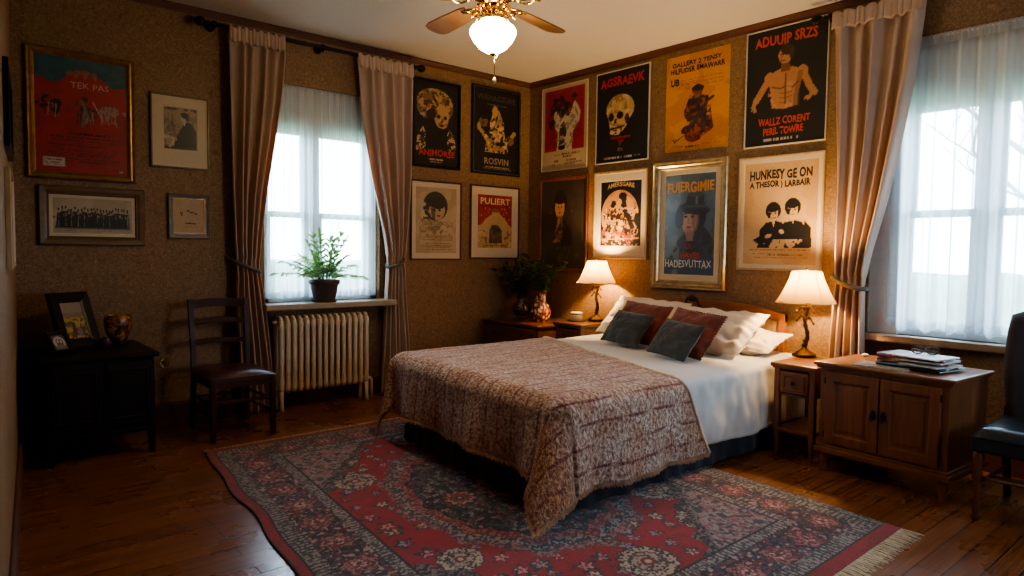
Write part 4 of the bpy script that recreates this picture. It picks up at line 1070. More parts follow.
# medallion
dx, dy = (X-cxm)/.50, (Y-cym)/.70; d = np.hypot(dx, dy); th = np.arctan2(dy, dx); sc8 = 1+.07*np.abs(np.cos(6*th))+.03*np.cos(24*th)
for lim, col, alt, thr in ((1.10,(84,60,68),(156,112,108),.55),(1.03,(50,54,64),(150,144,138),.56),(.95,(120,46,50),(168,112,106),.56),(.85,(22,30,42),(22,30,42),.5)):
    rput(d < lim*sc8, col); rput((d < lim*sc8) & (n3 > thr), alt)
md = d < .84*sc8
rput(md & (n5 > .58) & (n2 > .4), (62,74,88)); rput(md & (n5 > .62) & (n3 > .5), (150,140,134)); rput(md & (n4 > .70) & (n3 > .42), (146,58,56)); rput(md & (vnoise(X,Y,44,91) > .72), (58,84,80))
for cx, cy, R_ in ((cxm,cym,.17),(cxm-.02,cym+.36,.10),(cxm,cym-.36,.10),(cxm-.26,cym,.09),(cxm+.26,cym,.09)): flower(cx, cy, R_, ((30,34,46),(150,66,66),(196,150,140),(70,76,90)), 10)
# corner spandrels
EB = .40
for sx in (0, 1):
    for sy in (0, 1):
        ax = (X if sx == 0 else RW-X)-EB+.02; ay = (Y if sy == 0 else RL-Y)-EB+.02
        r = (np.clip(ax,0,9)/.50)**1.0+(np.clip(ay,0,9)/.62)**1.0+.07*np.sin(ax*30)*np.sin(ay*26)
        mk = (ax > 0) & (ay > 0)
        rput(mk & (r < 1.12), (34,38,48)); rput(mk & (r < 1.12) & (n3 > .55), (128,112,106)); rput(mk & (r < .98), (150,144,140)); rput(mk & (r < .98) & (n2 > .60), (104,96,104)); rput(mk & (r < .96) & (n3 > .60), (160,94,92)); rput(mk & (r < .96) & (n4 > .68), (60,62,76))
# borders
ed = np.minimum(np.minimum(X, RW-X), np.minimum(Y-.02, RL-Y))
along = np.where(np.minimum(X, RW-X) < np.minimum(Y, RL-Y), Y, X)
EO = .045
rput(ed < EB-.02, (84,74,76)); gz = (ed < EB-.02)
tri = np.abs(((along/.026) % 1)-.5)
rput(gz & (n3 > .44), (156,150,142)); rput(gz & (tri < .13), (60,60,70)); rput((ed < EB-.02) & (ed > EB-.034), (40,36,44)); 
rput(ed < EB-.085, (36,32,44)); mb_ = (ed < EB-.085) & (ed > EO+.075)
rput(mb_ & (n2 > .60) & (n3 > .35), (112,82,88)); rput(mb_ & (n4 > .64), (66,62,84)); rput(mb_ & (n5 > .62) & (n3 > .5), (120,46,50)); rput(mb_ & (vnoise(X,Y,66,95) > .74), (170,148,136))
bc = (EB-.085+EO+.075)/2
def border_flowers():
    P_ = []
    for k in range(12): P_ += [(bc, .16+bc-.12+k*(RL-2*bc)/11.0), (RW-bc, .16+bc-.12+k*(RL-2*bc)/11.0)]
    for k in range(1, 8): P_ += [(bc+k*(RW-2*bc)/8, bc), (bc+k*(RW-2*bc)/8, RL-bc)]
    for q, (cx, cy) in enumerate(P_):
        dd = np.hypot((X-cx)/1.0, (Y-cy)/1.0); t2 = np.arctan2(Y-cy, X-cx); rr = .078*(1+.16*np.cos(6*t2))
        rput(dd < rr, (78,44,52)); rput((dd < rr*.88) & (n3 > .42), (166,112,108)); rput((dd < rr*.86) & (n2 > .66), (120,52,58)); rput((dd < rr*.5), (124,54,60)); rput((dd < rr*.42) & (n3 > .5), (196,158,148)); rput(dd < rr*.14, (60,40,50))
border_flowers()
rput((ed < EO+.078) & (ed > EO), (74,72,76)); g2 = (ed < EO+.078) & (ed > EO)
rput(g2 & (n3 > .45), (150,142,130)); rput(g2 & (tri < .14), (50,52,62)); rput((ed < EO+.010) & (ed > EO), (34,32,42))
rput(ed <= EO, (146,30,32)); rput((ed <= EO) & (n1 > .55), (122,24,28), .6); re_ = (ed <= EO) & (X > RW-EO) & (Y > .06); rput(re_, (60,58,66)); rput(re_ & (n3 > .5), (140,134,126)); rput(X < .008, (40,22,24))
img *= (.8+.4*np.random.RandomState(8).rand(*X.shape))[...,None]*np.array([1.02,.96,1.0])
verts = np.stack([rx-2.2, ry-2.6, rz], -1).reshape(-1, 3)
mesh_attr('pile', verts, nx, ny, img, M['rug'], rug)
m = MB(); k = 60                                              # bound edge so the rug has thickness
def border_pts():
    out = [rug_xy(i/k, 0.0) for i in range(k)]+[rug_xy(1.0, i/k) for i in range(k)]+[rug_xy(1-i/k, 1.0) for i in range(k)]+[rug_xy(0.0, 1-i/k) for i in range(k)]
    return out
bp = border_pts(); n = len(bp); vs = [(float(x)-2.2, float(y)-2.6, .0015) for x, y in bp]+[(float(x)-2.2, float(y)-2.6, .0095) for x, y in bp]
m.add(vs, [(i,(i+1)%n,n+(i+1)%n,n+i) for i in range(n)]); m.build('binding', M['rust'], rug)
for vend, dirn in ((0,-1),(1,1)):
    m = MB(); rg = random.Random(20+vend)
    for i in range(430):
        u = (i+.5)/430+rg.uniform(-.0012,.0012); x, y = rug_xy(u, float(vend)); x -= 2.2; y -= 2.6
        L_ = rg.uniform(.055,.095) if vend == 0 else rg.uniform(.03,.06); sk = rg.uniform(-.022,.022); w = rg.uniform(.0016,.0030)
        z0 = .008; m.add([(x-w,y,z0),(x+w,y,z0),(x+sk*.5+w*1.2,y+dirn*L_*.55,.007),(x+sk*.5-w*1.2,y+dirn*L_*.55,.007),(x+sk+w,y+dirn*L_,.003),(x+sk-w,y+dirn*L_,.003)], [(0,1,2,3),(3,2,4,5)])
    fo = m.build('fringe', M['rugfringe'], rug, False); fo['kind'] = 'stuff'

# ------------------------------------------------------------------ pictures and posters
def wall_matrix(wall, a, z, off=.002):
    if wall == 'back': return Matrix(((1,0,0,a),(0,0,-1,YB-off),(0,1,0,z),(0,0,0,1)))
    if wall == 'right': return Matrix(((0,0,-1,XR-off),(-1,0,0,a),(0,1,0,z),(0,0,0,1)))
    p = Vector((*LW0,0))+ld*a+ln*off; d = -ld                       # left wall: viewer's right is towards the back corner
    return Matrix(((d.x,0,ln.x,p.x),(d.y,0,ln.y,p.y),(0,1,0,z),(0,0,0,1)))
def lettering(parent, s, x0, x1, y0, y1, z, col, W, Hh, bold=.012, skew=0, arc=0, seed=None):
    """text fitted in the box (fractions of the art area) and turned into a thin mesh"""
    cu = bpy.data.curves.new('letters', 'FONT'); cu.body = s; cu.size = 1; cu.offset = bold; cu.resolution_u = 2; cu.space_character = 1.03
    ob = bpy.data.objects.new('letters', cu); COL.objects.link(ob)
    dg = bpy.context.evaluated_depsgraph_get(); me = bpy.data.meshes.new_from_object(ob.evaluated_get(dg))
    bpy.data.objects.remove(ob); bpy.data.curves.remove(cu)
    n = len(me.vertices); v = np.zeros(n*3); me.vertices.foreach_get('co', v); v = v.reshape(-1, 3)
    mn, mx = v.min(0), v.max(0); t = (v-mn)/np.maximum(mx-mn, 1e-6)
    wob = 0
    if seed is not None:
        wob = .10*np.sin(t[:,0]*23+seed)*(t[:,1]-.5)+.05*np.sin(t[:,0]*11+seed*2)
    X_ = (x0+(x1-x0)*(t[:,0]+skew*(t[:,1]-.5)*.1)-.5)*W; Y_ = (y0+(y1-y0)*(t[:,1]+wob+arc*(1-(2*t[:,0]-1)**2))-.5)*Hh
    v[:,0] = X_; v[:,1] = Y_; v[:,2] = z
    me.vertices.foreach_set('co', v.ravel()); me.materials.append(ink(col)); me.name = 'lettering'
    o = bpy.data.objects.new('lettering', me); COL.objects.link(o); o.parent = parent; return o
INK = {}
def ink(c):
    if c not in INK: INK[c] = mat_plain('ink_%d_%d_%d' % c, s2l(c), .6, var=.12, scale=60, bstr=0)
    return INK[c]
FRAMES = {
 'gold':   ([(0,0),(0,.022),(.006,.028),(.016,.022),(.026,.024),(.034,.018),(.040,.012),(.044,.010)], 'gold'),
 'brown':  ([(0,0),(0,.018),(.008,.026),(.030,.024),(.044,.018),(.050,.020),(.056,.010)], 'brownframe'),
 'thin':   ([(0,0),(0,.016),(.003,.018),(.012,.018),(.014,.010)], 'darkred'),
 'thinbr': ([(0,0),(0,.016),(.003,.018),(.010,.018),(.012,.010)], 'brownframe'),
 'small':  ([(0,0),(0,.016),(.004,.022),(.018,.020),(.020,.012)], 'brownframe'),
 'black':  ([(0,0),(0,.018),(.003,.020),(.020,.020),(.022,.008)], 'blackframe'),
 'red':    ([(0,0),(0,.020),(.004,.026),(.014,.024),(.030,.018),(.036,.010)], 'mahogframe'),
 'pale':   ([(0,0),(0,.018),(.004,.022),(.018,.022),(.024,.010)], 'paleframe'),
 'palethin':([(0,0),(0,.016),(.003,.019),(.012,.019),(.015,.010)], 'paleframe'),
 'silver': ([(0,0),(0,.030),(.008,.040),(.020,.034),(.034,.036),(.046,.026),(.056,.028),(.064,.016),(.070,.012)], 'silvergold'),
 'white':  ([(0,0),(0,.010),(.002,.012),(.009,.012),(.010,.007)], 'thinwhite'),
}
def picture(name, label, cat, wall, a0, a1, z0, z1, frame, mount, art_fn, texts=(), nx=100, group=None, glazed=False, extra=None):
    """mount = (left, right, bottom, top) widths"""
    W, Hh = abs(a1-a0), z1-z0
    o = thing(name, label, cat, M=wall_matrix(wall, (a0+a1)/2, (z0+z1)/2), group=group)
    d = .004; inner = 0
    if frame:
        prof, fm = FRAMES[frame]; m = MB(); m.rings(W, Hh, prof)
        m.build('frame', M[fm], o); inner = prof[-1][0]; d = prof[-1][1]-.002
        if extra: extra(o, W, Hh)
    ml, mr, mbt, mt = mount
    iw, ih = W-2*inner+.002, Hh-2*inner+.002
    if max(mount) > 0:
        m = MB(); x0, x1, y0, y1 = -iw/2, iw/2, -ih/2, ih/2; p0, p1, q0, q1 = x0+ml, x1-mr, y0+mbt, y1-mt
        vs = [(x0,y0,d),(x1,y0,d),(x1,y1,d),(x0,y1,d),(p0,q0,d),(p1,q0,d),(p1,q1,d),(p0,q1,d),(p0+.003,q0+.003,d-.003),(p1-.003,q0+.003,d-.003),(p1-.003,q1-.003,d-.003),(p0+.003,q1-.003,d-.003)]
        m.add(vs, [(0,1,5,4),(1,2,6,5),(2,3,7,6),(3,0,4,7),(4,5,9,8),(5,6,10,9),(6,7,11,10),(7,4,8,11)])
        m.build('mount', M['mount'], o, False); ad = d-.0028
    else: p0, p1, q0, q1 = -iw/2, iw/2, -ih/2, ih/2; ad = d
    aw, ah = p1-p0, q1-q0
    cv = Canvas(nx, ah/aw, (128,128,128)); art_fn(cv); cv.grain(.14, len(label))
    verts = np.stack([p0+cv.u*aw, q0+cv.v/cv.asp*ah, np.full_like(cv.u, ad)], -1).reshape(-1, 3)
    ao = mesh_attr('artwork', verts, cv.nx, cv.ny, cv.c, M['art_g' if glazed else 'art'], o)
    if not frame:
        m = MB(); m.box((-W/2,-Hh/2,0), (W/2,Hh/2,ad-.0006)); m.build('backing', M['thinwhite'], o)
    cx, cy = (p0+p1)/2, (q0+q1)/2
    for t in texts:
        l = lettering(ao, t[0], t[1], t[2], t[3], t[4], ad+.0012, t[5], aw, ah, **(t[6] if len(t) > 6 else {}))
        l.location = (cx, cy, 0)
    return o
SK = (206,150,112)
def art_red(c):
    c.rect(0,0,1,1,(158,30,28)); 
    tb = c.v > c.V(.80)+.06*c.asp*(fbm(c.u, c.v*0, 5, 3)-.5)*2-.09*c.asp*np.exp(-((c.u-.55)/.18)**2)*-1
    c.put(tb, (28,78,92)); c.mottle(tb, (40,98,108), .55, 9, 4, .5); c.mottle(~tb, (134,22,22), .55, 8, 5, .5)
    rs = np.random.RandomState(4)
    for x in np.linspace(.34,.66,9): c.ell(x+rs.uniform(-.02,.02), .87+rs.uniform(-.018,.018), .03, .016, (150,92,66), rs.uniform(0,180))
    for x in np.linspace(.36,.64,7): c.ell(x, .885+.012*rs.uniform(-1,1), .012, .008, (40,80,90))
    for bx, by, col in ((.18,.60,(30,20,22)),(.53,.56,(44,30,32)),(.80,.57,(150,120,110))):
        for k in range(26):
            x, y = bx+rs.normal(0,.065), by+rs.normal(0,.026); c.ell(x, y, rs.uniform(.012,.035), rs.uniform(.006,.014), col, rs.uniform(0,180))
        for k in range(9): x = bx+rs.uniform(-.09,.09); c.line([(x,by-.01),(x+rs.uniform(-.03,.03),by-.10-rs.uniform(0,.03))], .007, (150,118,104) if k % 2 else col)
    c.line([(.50,.64),(.53,.58),(.52,.46),(.50,.42)], .018, (120,100,92)); c.line([(.53,.58),(.58,.47)], .012, (120,100,92)); c.line([(.62,.64),(.72,.50)], .006, (190,160,140)); c.ell(.535,.655,.03,.024,(30,24,26))
    for k, y in enumerate((.31,.285,.262,.24,.218,.196,.17,.15,.125,.10)): c.text(.12+.05*(k%3), .92-.04*(k%4), y, .005, (92,14,16), 60+k)
    c.text(.42,.80,.345,.010,(60,10,12),70); c.rect(.08,.05,.30,.125,(190,170,150)); c.text(.09,.28,.105,.008,(110,80,70),80); c.text(.09,.25,.08,.004,(140,110,96),81); c.text(.10,.28,.065,.004,(140,110,96),82); c.rect(.90,.025,.95,.04,(180,150,130))
picture('framed_poster', 'large red and teal poster in a gold frame, upper left on the dark wall', 'poster', 'back', .476, 1.053, 1.605, 2.388, 'gold', (0,0,0,0), art_red,
        [('TEK PAS', .38, .80, .745, .80, (190,150,130), dict(seed=2, bold=.004)), ('TOVONUULT', .35, .78, .335, .358, (60,10,12))], 110, 'framed pictures on the window wall', True)
def art_wide(c):
    c.rect(0,0,1,1,(176,160,138)); rs = np.random.RandomState(6)
    c.mottle(c.v > 0, (160,144,122), .55, 5, 6, .6); c.rect(.03,.12,.97,.24,(120,108,92))
    for i in range(46):
        x = .06+.88*i/45+rs.uniform(-.008,.008); h = rs.uniform(.62,.74) if i % 2 else rs.uniform(.50,.62); t = rs.randint(22,44)
        c.poly([(x-.022,.16),(x+.022,.16),(x+.018,h-.10),(x-.018,h-.10)], (t,t-2,t-4)); c.ell(x, h-.03, .010, .055, (150,130,110) if i % 3 else (96,80,66)); c.put(c.ellm(x,h+.01,.011,.035), (24,20,18))
        if i % 4 == 1: c.poly([(x-.006,.2),(x+.008,.2),(x+.006,h-.14),(x-.004,h-.14)], (150,136,116))
    c.mottle((c.v > c.V(.15)) & (c.v < c.V(.58)), (20,18,17), .60, 30, 7, .7); c.text(.08,.92,.08,.012,(110,96,80),9)
picture('framed_photograph', 'wide group photograph of people standing in a row, brown frame below the red poster', 'photograph', 'back', .524, 1.105, 1.199, 1.566, 'brown', (.018,.018,.018,.018), art_wide, (), 150, 'framed pictures on the window wall', True)
def art_seated(c):
    c.rect(0,0,1,1,(150,128,98)); c.mottle(c.v > 0, (110,92,68), .52, 7, 8, .8); rs = np.random.RandomState(2)
    for k in range(14): x = rs.uniform(0,.45); c.line([(x,rs.uniform(.3,.95)),(x+rs.uniform(-.2,.3),rs.uniform(.3,.95))], .008, (60,48,36))
    c.line([(0,.78),(.35,.55)], .012, (54,44,34)); c.rect(0,.93,1,1,(60,50,40)); c.mottle(c.v > c.V(.88), (150,128,98), .5, 12, 3)
    c.poly([(.30,.06),(1,.06),(1,.42),(.88,.60),(.74,.68),(.60,.62),(.48,.44),(.34,.24)], (24,22,22)); c.ell(.60,.76,.10,.095,(186,160,126)); c.put(c.ellm(.63,.82,.12,.07,-20), (20,17,16)); c.ell(.70,.76,.05,.07,(24,20,18))
    c.poly([(.58,.66),(.66,.66),(.62,.56)], (190,170,140)); c.poly([(.16,.2),(.36,.30),(.40,.24),(.2,.12)], (160,138,104)); c.rect(0,0,1,.07,(46,38,30)); c.mottle((c.u < .4) & (c.v < c.V(.4)), (200,176,140), .56, 11, 9, .7); c.mottle((c.u > .4) & (c.v < c.V(.5)), (40,36,32), .6, 10, 9, .7)
picture('framed_print', 'portrait print of a dark-suited seated figure in a cream mount beside the red poster', 'print', 'back', 1.147, 1.517, 1.727, 2.216, 'thinbr', (.070,.066,.115,.070), art_seated, (), 80, 'framed pictures on the window wall', True)
def art_small(c):
    c.rect(0,0,1,1,(178,152,122)); rs = np.random.RandomState(3)
    c.line([(.22,.62),(.26,.52)], .018, (60,46,36)); c.line([(.28,.62),(.24,.50)], .014, (60,46,36))
    for k in range(7): c.ell(.44+.05*k, .66-.012*k+.02*math.sin(k*2), .028, .02, (50,38,30), rs.uniform(0,180))
    for k in range(9): c.ell(.38+.04*k, .29+.008*math.sin(k*2.2), .022, .018, (56,42,32), rs.uniform(0,90))
    c.text(.24,.8,.21,.008,(140,112,86),5); c.text(.30,.74,.17,.006,(150,124,96),6)
def small_lines(o, W, Hh):
    m = MB(); m.rings(W-.04, Hh-.04, [(0,.0125),(.012,.0125),(.013,.006)]); m.build('inner_frame', M['darkred'], o)
    m = MB(); m.rings(W-.062, Hh-.062, [(0,.010),(.001,.014),(.007,.014),(.008,.009)]); m.build('gilt_slip', M['gold'], o)
picture('framed_sketch', 'tiny pencil sketch in a double gilt frame under the seated portrait', 'sketch', 'back', 1.247, 1.516, 1.255, 1.558, 'small', (.018,.018,.018,.018), art_small, (), 70, 'framed pictures on the window wall', False, small_lines)
def art_cloud(c):
    c.rect(0,0,1,1,(24,20,18))
    m = c.ellm(.46,.76,.40,.17)|c.ellm(.30,.70,.24,.14)|c.ellm(.64,.72,.24,.16); c.put(m & (fbm(c.u,c.v,9,11) > .30), (118,92,64)); c.mottle(m, (164,134,98), .50, 12, 12); c.mottle(m, (70,52,36), .58, 17, 13)
    c.ell(.62,.60,.17,.145,(170,138,100)); c.mottle(c.ellm(.62,.60,.17,.145), (120,90,62), .55, 14, 3); c.ell(.55,.60,.04,.025,(30,22,18)); c.ell(.70,.595,.035,.024,(30,22,18)); c.ell(.62,.54,.022,.02,(60,40,28)); c.ell(.62,.495,.06,.016,(60,36,26)); c.ell(.38,.62,.12,.06,(44,34,26),30)
    c.poly([(.26,.16),(.74,.16),(.80,.42),(.62,.46),(.40,.48),(.26,.42)], (20,18,17))
    for s in (-1,1): mm = c.polym([(.5+s*.24,.18),(.5+s*.46,.16),(.5+s*.42,.36),(.5+s*.30,.46),(.5+s*.25,.40)]); c.mottle(mm, (178,150,112), .48, 16, 21); c.mottle(mm, (60,46,34), .58, 22, 22)
    c.text(.34,.66,.075,.010,(176,160,132),6); c.text(.36,.62,.045,.006,(140,124,100),7)
picture('framed_poster', 'black poster of a pale cloud-haired head in a black frame right of the rose curtain', 'poster', 'back', 3.160, 3.664, 1.912, 2.665, 'black', (0,0,0,0), art_cloud,
        [('ANIMORSE', .10, .92, .115, .195, (176,58,28), dict(seed=1, bold=.03))], 96, 'framed pictures on the window wall')
def art_tower(c):
    c.rect(0,0,1,1,(20,18,17))
    m = c.polym([(.24,.24),(.78,.24),(.74,.36),(.90,.46),(.86,.50),(.70,.42),(.66,.62),(.56,.76),(.44,.76),(.36,.60),(.34,.42),(.14,.54),(.12,.50),(.28,.36)])
    c.put(m & (fbm(c.u,c.v,14,31) > .38), (150,122,88)); c.mottle(m, (190,164,124), .56, 18, 32); c.mottle(m, (44,34,26), .60, 20, 33); c.ell(.47,.74,.065,.07,(170,140,104)); c.ell(.12,.54,.04,.05,(158,130,96)); c.ell(.90,.50,.05,.03,(158,130,96),30)
    m2 = c.ellm(.22,.60,.10,.06)|c.ellm(.82,.40,.09,.05); c.mottle(m2, (110,84,58), .55, 15, 35)
    c.text(.30,.72,.82,.008,(110,96,76),36); c.text(.26,.80,.065,.007,(150,134,108),37); c.text(.22,.84,.045,.006,(140,124,100),38)
def grey_line(o, W, Hh):
    m = MB(); m.rings(W-.026, Hh-.026, [(0,.0205),(.0005,.0215),(.006,.0215),(.0065,.0205)]); m.build('inlay_line', M['greyline'], o)
picture('framed_poster', 'black poster of a dancing figure in a black frame with grey line near the corner', 'poster', 'back', 3.793, 4.373, 1.908, 2.707, 'black', (0,0,0,0), art_tower,
        [('WAHAGSURE', .08, .92, .865, .935, (84,74,60), dict(seed=3, bold=.01)), ('ROSVIN', .24, .78, .095, .175, (150,130,100), dict(bold=.02))], 96, 'framed pictures on the window wall', False, grey_line)
def art_hat(c):
    c.rect(0,0,1,1,(182,162,134)); c.mottle(c.v > 0, (166,146,118), .52, 4, 41, .7)
    m = c.ellm(.48,.72,.30,.22); c.put(m, (34,36,36)); c.put(c.ellm(.46,.78,.25,.14)&m, (60,62,58), .5); c.ell(.52,.66,.19,.15,(176,154,126)); c.put(c.ellm(.50,.77,.22,.09,-8), (40,42,42)); c.ell(.24,.70,.05,.06,(40,40,40))
    c.ell(.44,.665,.035,.020,(26,24,24)); c.ell(.58,.66,.030,.018,(26,24,24)); c.poly([(.36,.70),(.48,.66),(.47,.48),(.38,.52)], (44,42,40), .8); c.ell(.56,.575,.05,.014,(110,60,50)); c.ell(.20,.74,.05,.03,(190,172,146)); c.mottle(c.ellm(.25,.58,.14,.08), (196,178,150), .45, 12, 42); c.mottle(c.ellm(.25,.55,.14,.08), (60,56,50), .58, 14, 43)
    mm = (c.v < c.V(.50)) & (c.v > c.V(.20)) & (c.u > .10) & (c.u < .90); c.mottle(mm, (120,106,86), .60, 18, 44, .8); c.mottle(c.ellm(.52,.36,.16,.07), (110,98,80), .42, 9, 45, .8)
    for k, y in enumerate((.47,.44,.27,.245,.21,.15,.12,.095,.06)): c.text(.12+.06*(k%3), .90-.05*(k%2), y, .008, (130,114,92), 46+k)
picture('framed_print', 'pale print of a woman in a big dark hat, lower picture beside the curtain', 'print', 'back', 3.149, 3.685, 1.111, 1.801, 'thin', (.040,.040,.045,.045), art_hat, (), 96, 'framed pictures on the window wall', True)
def art_pul(c):
    c.rect(0,0,1,1,(180,152,112)); c.rect(0,.40,1,1,(154,34,22)); c.mottle(c.v > c.V(.4), (176,56,36), .56, 9, 51, .6)
    c.poly([(0,.42),(.10,.44),(.28,.58),(.44,.66),(.50,.72),(.60,.68),(.78,.56),(.92,.44),(1,.40),(1,.2),(0,.2)], (190,162,122)); c.ell(.52,.68,.11,.075,(196,164,128)); c.put(c.ellm(.52,.71,.12,.04), (140,96,60))
    rs = np.random.RandomState(5)
    for k in range(16): c.ell(rs.choice([rs.uniform(.04,.35), rs.uniform(.7,.96)]), rs.uniform(.50,.80), .018, .018, (206,160,120), 0, .8)
    c.poly([(.33,.10),(.72,.10),(.68,.36),(.58,.44),(.42,.44),(.34,.34)], (66,60,54)); c.mottle(c.polym([(.33,.10),(.72,.10),(.68,.36),(.58,.44),(.42,.44),(.34,.34)]), (96,88,78), .55, 12, 52)
    m = (c.v < c.V(.34)) & ~c.polym([(.33,.10),(.72,.10),(.68,.36),(.58,.44),(.42,.44),(.34,.34)]); c.mottle(m, (120,92,60), .60, 16, 53, .8); c.mottle(m, (206,176,130), .62, 11, 54, .8); c.text(.2,.85,.05,.012,(110,86,60),55)
picture('framed_poster', 'cream and red poster with a grey doorway shape, lower picture nearest the corner', 'poster', 'back', 3.785, 4.376, 1.123, 1.803, 'thin', (.075,.075,.085,.070), art_pul,
        [('PULIERT', .08, .94, .82, .94, (224,196,158), dict(bold=.03))], 96, 'framed pictures on the window wall', True)
# right wall, upper row
def art_hand(c):
    c.rect(0,0,1,1,(186,166,138)); c.rect(.06,.225,.94,.965,(156,24,24)); c.mottle((c.v > c.V(.225)) & (c.v < c.V(.965)) & (c.u > .06) & (c.u < .94), (140,18,20), .54, 5, 61, .7)
    c.poly([(.34,.23),(.68,.23),(.70,.44),(.84,.56),(.86,.66),(.78,.76),(.72,.80),(.68,.72),(.60,.62),(.52,.66),(.44,.60),(.34,.70),(.28,.72),(.26,.60),(.30,.50),(.36,.44)], (196,184,164))
    for x, y, a, b_ in ((.26,.70,.10,.10),(.45,.74,.10,.12),(.42,.84,.07,.05),(.72,.84,.06,.05),(.23,.56,.08,.07),(.58,.72,.08,.09),(.30,.82,.06,.05)): m = c.ellm(x,y,a,b_); c.put(m & (fbm(c.u,c.v,13,62) > .40), (52,40,40))
    m = c.polym([(.38,.24),(.52,.24),(.56,.46),(.50,.58),(.40,.52)]); c.mottle(m, (64,56,50), .44, 14, 63); c.mottle(c.ellm(.55,.5,.3,.26), (120,108,96), .58, 17, 64, .7); c.ell(.45,.26,.08,.03,(40,34,32)); c.line([(.80,.62),(.74,.72)], .010, (120,100,90))
    c.text(.44,.86,.185,.012,(96,84,72),65); c.text(.30,.42,.175,.008,(96,84,72),66); c.text(.48,.70,.150,.014,(84,72,62),67); c.text(.28,.38,.105,.010,(120,70,60),68); c.text(.56,.80,.105,.010,(110,84,70),69); c.text(.10,.78,.06,.008,(120,104,88),70); c.text(.5,.9,.075,.008,(120,104,88),71)
picture('hanging_poster', 'red poster of pale hands with a cream border, first in upper row', 'poster', 'right', 4.848, 4.254, 1.952, 2.732, 'white', (0,0,0,0), art_hand, (), 96, 'upper row of posters on the bed wall')
def art_skull(c):
    c.rect(0,0,1,1,(20,18,18)); m = c.ellm(.46,.58,.27,.16)|c.polym([(.22,.52),(.68,.54),(.60,.40),(.52,.335),(.30,.31),(.26,.40)]); c.put(m, (186,158,112)); c.mottle(m, (140,110,72), .52, 12, 81, .8); c.mottle(m, (210,184,140), .58, 15, 82, .7)
    c.ell(.29,.50,.055,.045,(24,18,16)); c.ell(.46,.51,.065,.042,(26,20,18)); c.poly([(.36,.48),(.40,.48),(.39,.42),(.34,.42)], (40,28,22)); c.ell(.60,.46,.04,.06,(60,44,32)); c.line([(.28,.37),(.54,.385)], .014, (40,30,24)); c.line([(.30,.345),(.50,.355)], .008, (44,32,26))
    for x in np.linspace(.31,.50,6): c.line([(x,.35),(x,.385)], .005, (30,22,18))
    c.mottle(c.ellm(.40,.33,.14,.03), (200,172,128), .5, 16, 83)
    c.text(.30,.66,.265,.012,(150,30,30),84); c.text(.42,.54,.225,.010,(150,30,30),85); c.line([(.49,.215),(.47,.185)], .012, (150,30,30)); c.text(.42,.53,.145,.008,(140,130,110),86); c.text(.42,.53,.125,.006,(140,130,110),87); c.text(.16,.70,.045,.010,(190,180,160),88); c.text(.74,.86,.052,.006,(120,112,100),89)
picture('framed_poster', 'black poster of a yellowed skull under red lettering, second in the upper row', 'poster', 'right', 4.152, 3.568, 1.962, 2.743, 'white', (0,0,0,0), art_skull,
        [('AGSRAEVK', .07, .92, .835, .935, (176,34,34), dict(bold=.035, seed=5)), ('THEVONTER', .28, .68, .255, .278, (156,30,30))], 96, 'upper row of posters on the bed wall')
def art_guitar(c):
    c.rect(0,0,1,1,(206,140,28)); c.mottle(c.v > 0, (190,122,20), .54, 4, 91, .8); c.mottle(c.v < c.V(.35), (180,112,18), .5, 3, 92, .5); D = (44,30,34)
    c.ell(.52,.62,.085,.055,D); c.ell(.52,.58,.07,.05,(120,66,40)); c.put(c.ellm(.52,.635,.10,.03), D); c.poly([(.36,.30),(.66,.30),(.68,.48),(.62,.56),(.46,.56),(.36,.48)], (62,40,44))
    c.line([(.38,.38),(.76,.52)], .022, (96,48,34)); c.ell(.42,.40,.12,.06,(126,50,34),18); c.line([(.66,.52),(.52,.42)], .035, D); c.line([(.40,.52),(.34,.42),(.46,.40)], .03, D); c.poly([(.30,.18),(.46,.34),(.74,.34),(.78,.22),(.62,.18),(.46,.22)], (70,44,54)); c.ell(.46,.16,.14,.075,(120,40,36)); c.ell(.66,.22,.12,.05,(92,40,46)); c.ell(.34,.22,.08,.04,(60,36,40),20)
    m = c.polym([(.30,.10),(.78,.18),(.76,.56),(.36,.60)]); c.mottle(m & (c.ellm(.52,.36,.22,.26)), (150,90,50), .62, 18, 93, .8); c.mottle(c.ellm(.52,.34,.22,.24), (30,22,28), .60, 22, 94, .8); c.line([(.30,.16),(.16,.10),(.14,.125),(.20,.13)], .008, (90,24,30)); c.line([(.60,.14),(.74,.19)], .008, (150,40,30))
    for k, y in enumerate((.735,.715,.70,.685,.665,.645)): c.text(.24 if k < 4 else .22, (.60 if k % 2 else .92) if k < 4 else .40, y, .004, (150,86,20), 95+k)
    c.text(.66,.92,.66,.004,(150,86,20),102); c.text(.34,.56,.045,.010,(90,40,30),103); c.text(.62,.90,.055,.006,(130,60,30),104); c.text(.18,.30,.05,.006,(150,86,20),105)
picture('hanging_poster', 'unframed orange-yellow poster of a crouching guitar player', 'poster', 'right', 3.407, 2.845, 1.992, 2.727, None, (0,0,0,0), art_guitar,
        [('GALLERY 2 TENSY', .10, .88, .885, .935, (40,30,34), dict(bold=.03, seed=2)), ('HILFUDSR EMAWARR', .07, .93, .815, .870, (40,30,34), dict(bold=.03, seed=4)), ('UB', .08, .22, .69, .765, (40,30,34), dict(bold=.04))], 96, 'upper row of posters on the bed wall')
